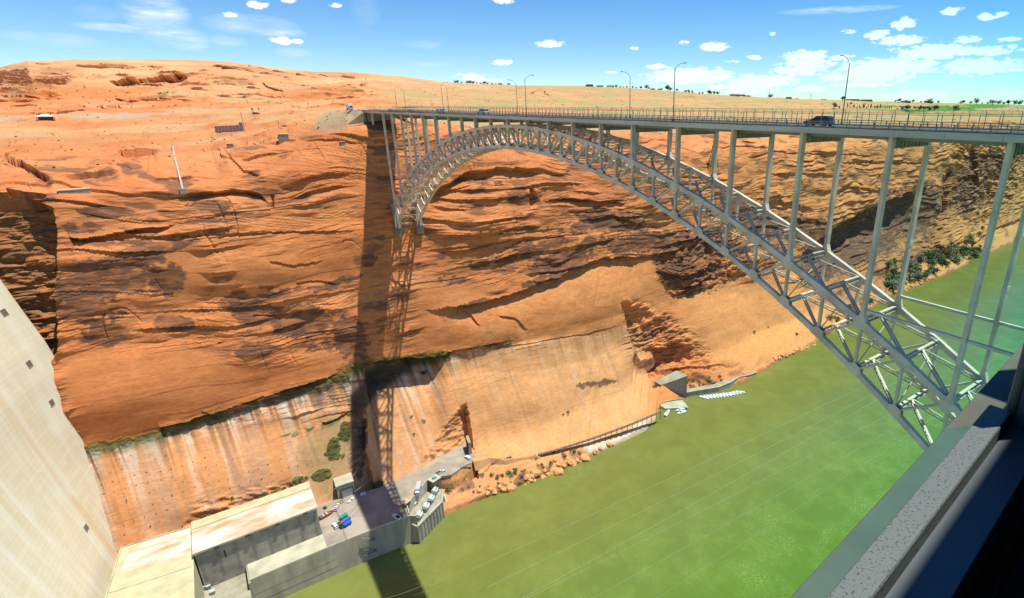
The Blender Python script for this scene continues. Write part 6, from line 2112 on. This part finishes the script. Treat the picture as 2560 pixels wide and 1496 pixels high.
# ------------------------------------------------------------------ cables over the river
WIRES = [(1236, 1395, 2150, 968), (1254, 1448, 2178, 986), (1318, 1486, 2189, 1000), (1386, 1459, 2220, 1036), (1510, 1477, 2246, 1063), (1660, 1481, 2267, 1088), (945, 1496, 1086, 1450)]
WN = ['highest', 'second', 'third', 'fourth', 'fifth', 'lowest']
for k, (xa, ya, xb, yb) in enumerate(WIRES):
    wA, wB = at(xa, ya, WATER), at(xb, yb, WATER)
    cv = Vector(CAM)
    A, B = cv.lerp(wA, .80), cv.lerp(wB, .50)
    A, B = A + (A - B) * .22, B + (B - A) * (.12 if k < 6 else .05)
    n = 40
    pts = [A.lerp(B, i / n) + Vector((0, 0, -1.2 * 4 * (i / n) * (1 - i / n))) for i in range(n + 1)]
    b = MB(); b.tube(pts, .042, 5)
    o = b.build('power_cable', M['wire'])
    tag(o, ('thin power cable crossing the river, %s of the six' % WN[k]) if k < 6 else 'thin power cable crossing the bridge shadow on the water', 'cable', 'power cables over the river')
for k, (xa, ya, xb, yb) in enumerate(((792, 1256, 933, 1149), (846, 1313, 950, 1228), (887, 1230, 946, 1183))):
    B = ground(xb, yb); A = aty(xa, ya, B.y - 22)
    b = MB(); b.tube([A.lerp(B, i / 10) for i in range(11)], .07, 5)
    o = b.build('guy_cable', M['wire'])
    tag(o, ['cable from the cliff down over the portal roof', 'cable from the cliff across the yard shadow', 'short cable from the cliff beside the portal door'][k], 'cable', 'cables anchored in the cliff above the yard')
for k, (xa, ya, xb, yb) in enumerate(((1503, 650, 1637, 517), (1541, 645, 1655, 528), (1567, 650, 1672, 540))):
    A = ground(xa, ya); B = aty(xb, yb, 205)
    b = MB(); b.tube([A.lerp(B, i / 10) for i in range(11)], .07, 5)
    o = b.build('anchor_cable', M['wire'])
    tag(o, '%s thin cable from the rock dome up to the arch' % ['left', 'middle', 'right'][k], 'cable', 'cables between the rock dome and the arch')

# ------------------------------------------------------------------ the window the scene is seen through
win = empty('viewing_window', tuple(CAM), math.radians(5.6))
tag(win, 'window with dark frame and speckled sill at the right edge of the view', 'window')


def wbox(mb, *a, **k): return mb.box(*a, **k)


GX = 1.76      # right jamb, metres right of the eye;  the pane is .45 m in front of it
b = MB(); b.box(-3.0, 5.2, .33, .62, -1.75, -1.56, 0, .006); b.build('outer_ledge', simple('brown_ledge', (.23, .115, .095), .85, 0, .1, 3), win)
mt, nt, bs = nodemat('speckled_granite', .55, .3)
N = nt.nodes.new
tc = N('ShaderNodeTexCoord'); vo = N('ShaderNodeTexNoise'); vo.inputs['Scale'].default_value = 170; vo.inputs['Detail'].default_value = 3
nt.links.new(tc.outputs['Object'], vo.inputs['Vector'])
rp = N('ShaderNodeValToRGB'); rp.color_ramp.elements[0].position = .37; rp.color_ramp.elements[1].position = .43
rp.color_ramp.elements[0].color = (.045, .055, .055, 1); rp.color_ramp.elements[1].color = (.115, .135, .13, 1)
nt.links.new(vo.outputs[0], rp.inputs[0]); nt.links.new(rp.outputs[0], bs.inputs['Base Color'])
b = MB(); b.box(-3.0, GX - .004, .227, .284, -.95, -.824, 0, .004); b.build('sill', mt, win)
b = MB(); b.box(GX, GX + .11, .147, .245, -3.2, -.15, 0, .004)
for y in (.19, .225): b.box(GX - .006, GX + .001, y - .004, y + .004, -3.2, -.151, 1)
b.build('jamb', [simple('anodised_frame', (.11, .13, .145), .4, .3, .05, 4), M['darkmetal']], win)
b = MB(); b.box(-3.0, GX - .004, .137, .2265, -.98, -.87, 0, .004); b.build('inner_rail', bpy.data.materials['anodised_frame'], win)
b = MB(); b.box(-3.0, GX - .004, .195, .215, -3.2, -.985); b.build('inner_panel', simple('dark_panel', (.035, .04, .045), .7), win)
b = MB(); b.box(GX + .112, 4.4, .155, .24, -3.2, -.16); b.build('side_panel', simple('black_panel', (.010, .009, .010), .7), win)
b = MB(); b.box(-3.2, 4.6, -4.0, -.28, 1.9, 2.1); b.build('sun_shade_roof', simple('sun_shade_concrete', (.3, .27, .23), .9), win)  # unseen roof slab added to control the sun on sill and ledge
# tinted glass: a slab that absorbs more of red the longer the path through it
mt = bpy.data.materials.new('tinted_glass'); mt.use_nodes = True
nt = mt.node_tree; nt.nodes.clear()
ou = nt.nodes.new('ShaderNodeOutputMaterial'); va = nt.nodes.new('ShaderNodeVolumeAbsorption')
va.inputs['Color'].default_value = (.10, .94, .90, 1); va.inputs['Density'].default_value = 5.4
nt.links.new(va.outputs[0], ou.inputs['Volume'])
b = MB(); b.box(-3.0, GX + 1.6, .288, .312, -1.5, 1.6); g_ = b.build('glass_pane', mt, win)
# the room behind the eye
rm = MB()
rm.box(-4.2, 4.4, -4.2, -4.0, -1.9, 2.4)
rm.box(-4.2, -4.0, -4.0, -.3, -1.9, 2.4)
rm.box(4.4, 4.6, -4.0, .55, -1.9, 2.4)
rm.box(-4.0, 4.4, -4.0, -.5, 2.2, 2.4)
fl = MB(); fl.box(-3.3, 4.6, -4.0, .19, -1.79, -1.7); fl.build('floor_edge', bpy.data.materials['dark_panel'], win)
rm.box(-4.0, 4.4, -4.0, -.25, -1.9, -1.8)
rm.v = [(p[0] + CAM[0], p[1] + CAM[1], p[2] + CAM[2]) for p in rm.v]
o = rm.build('room_wall', simple('dim_room_wall', (.05, .045, .04), .9))
o['kind'] = 'structure'
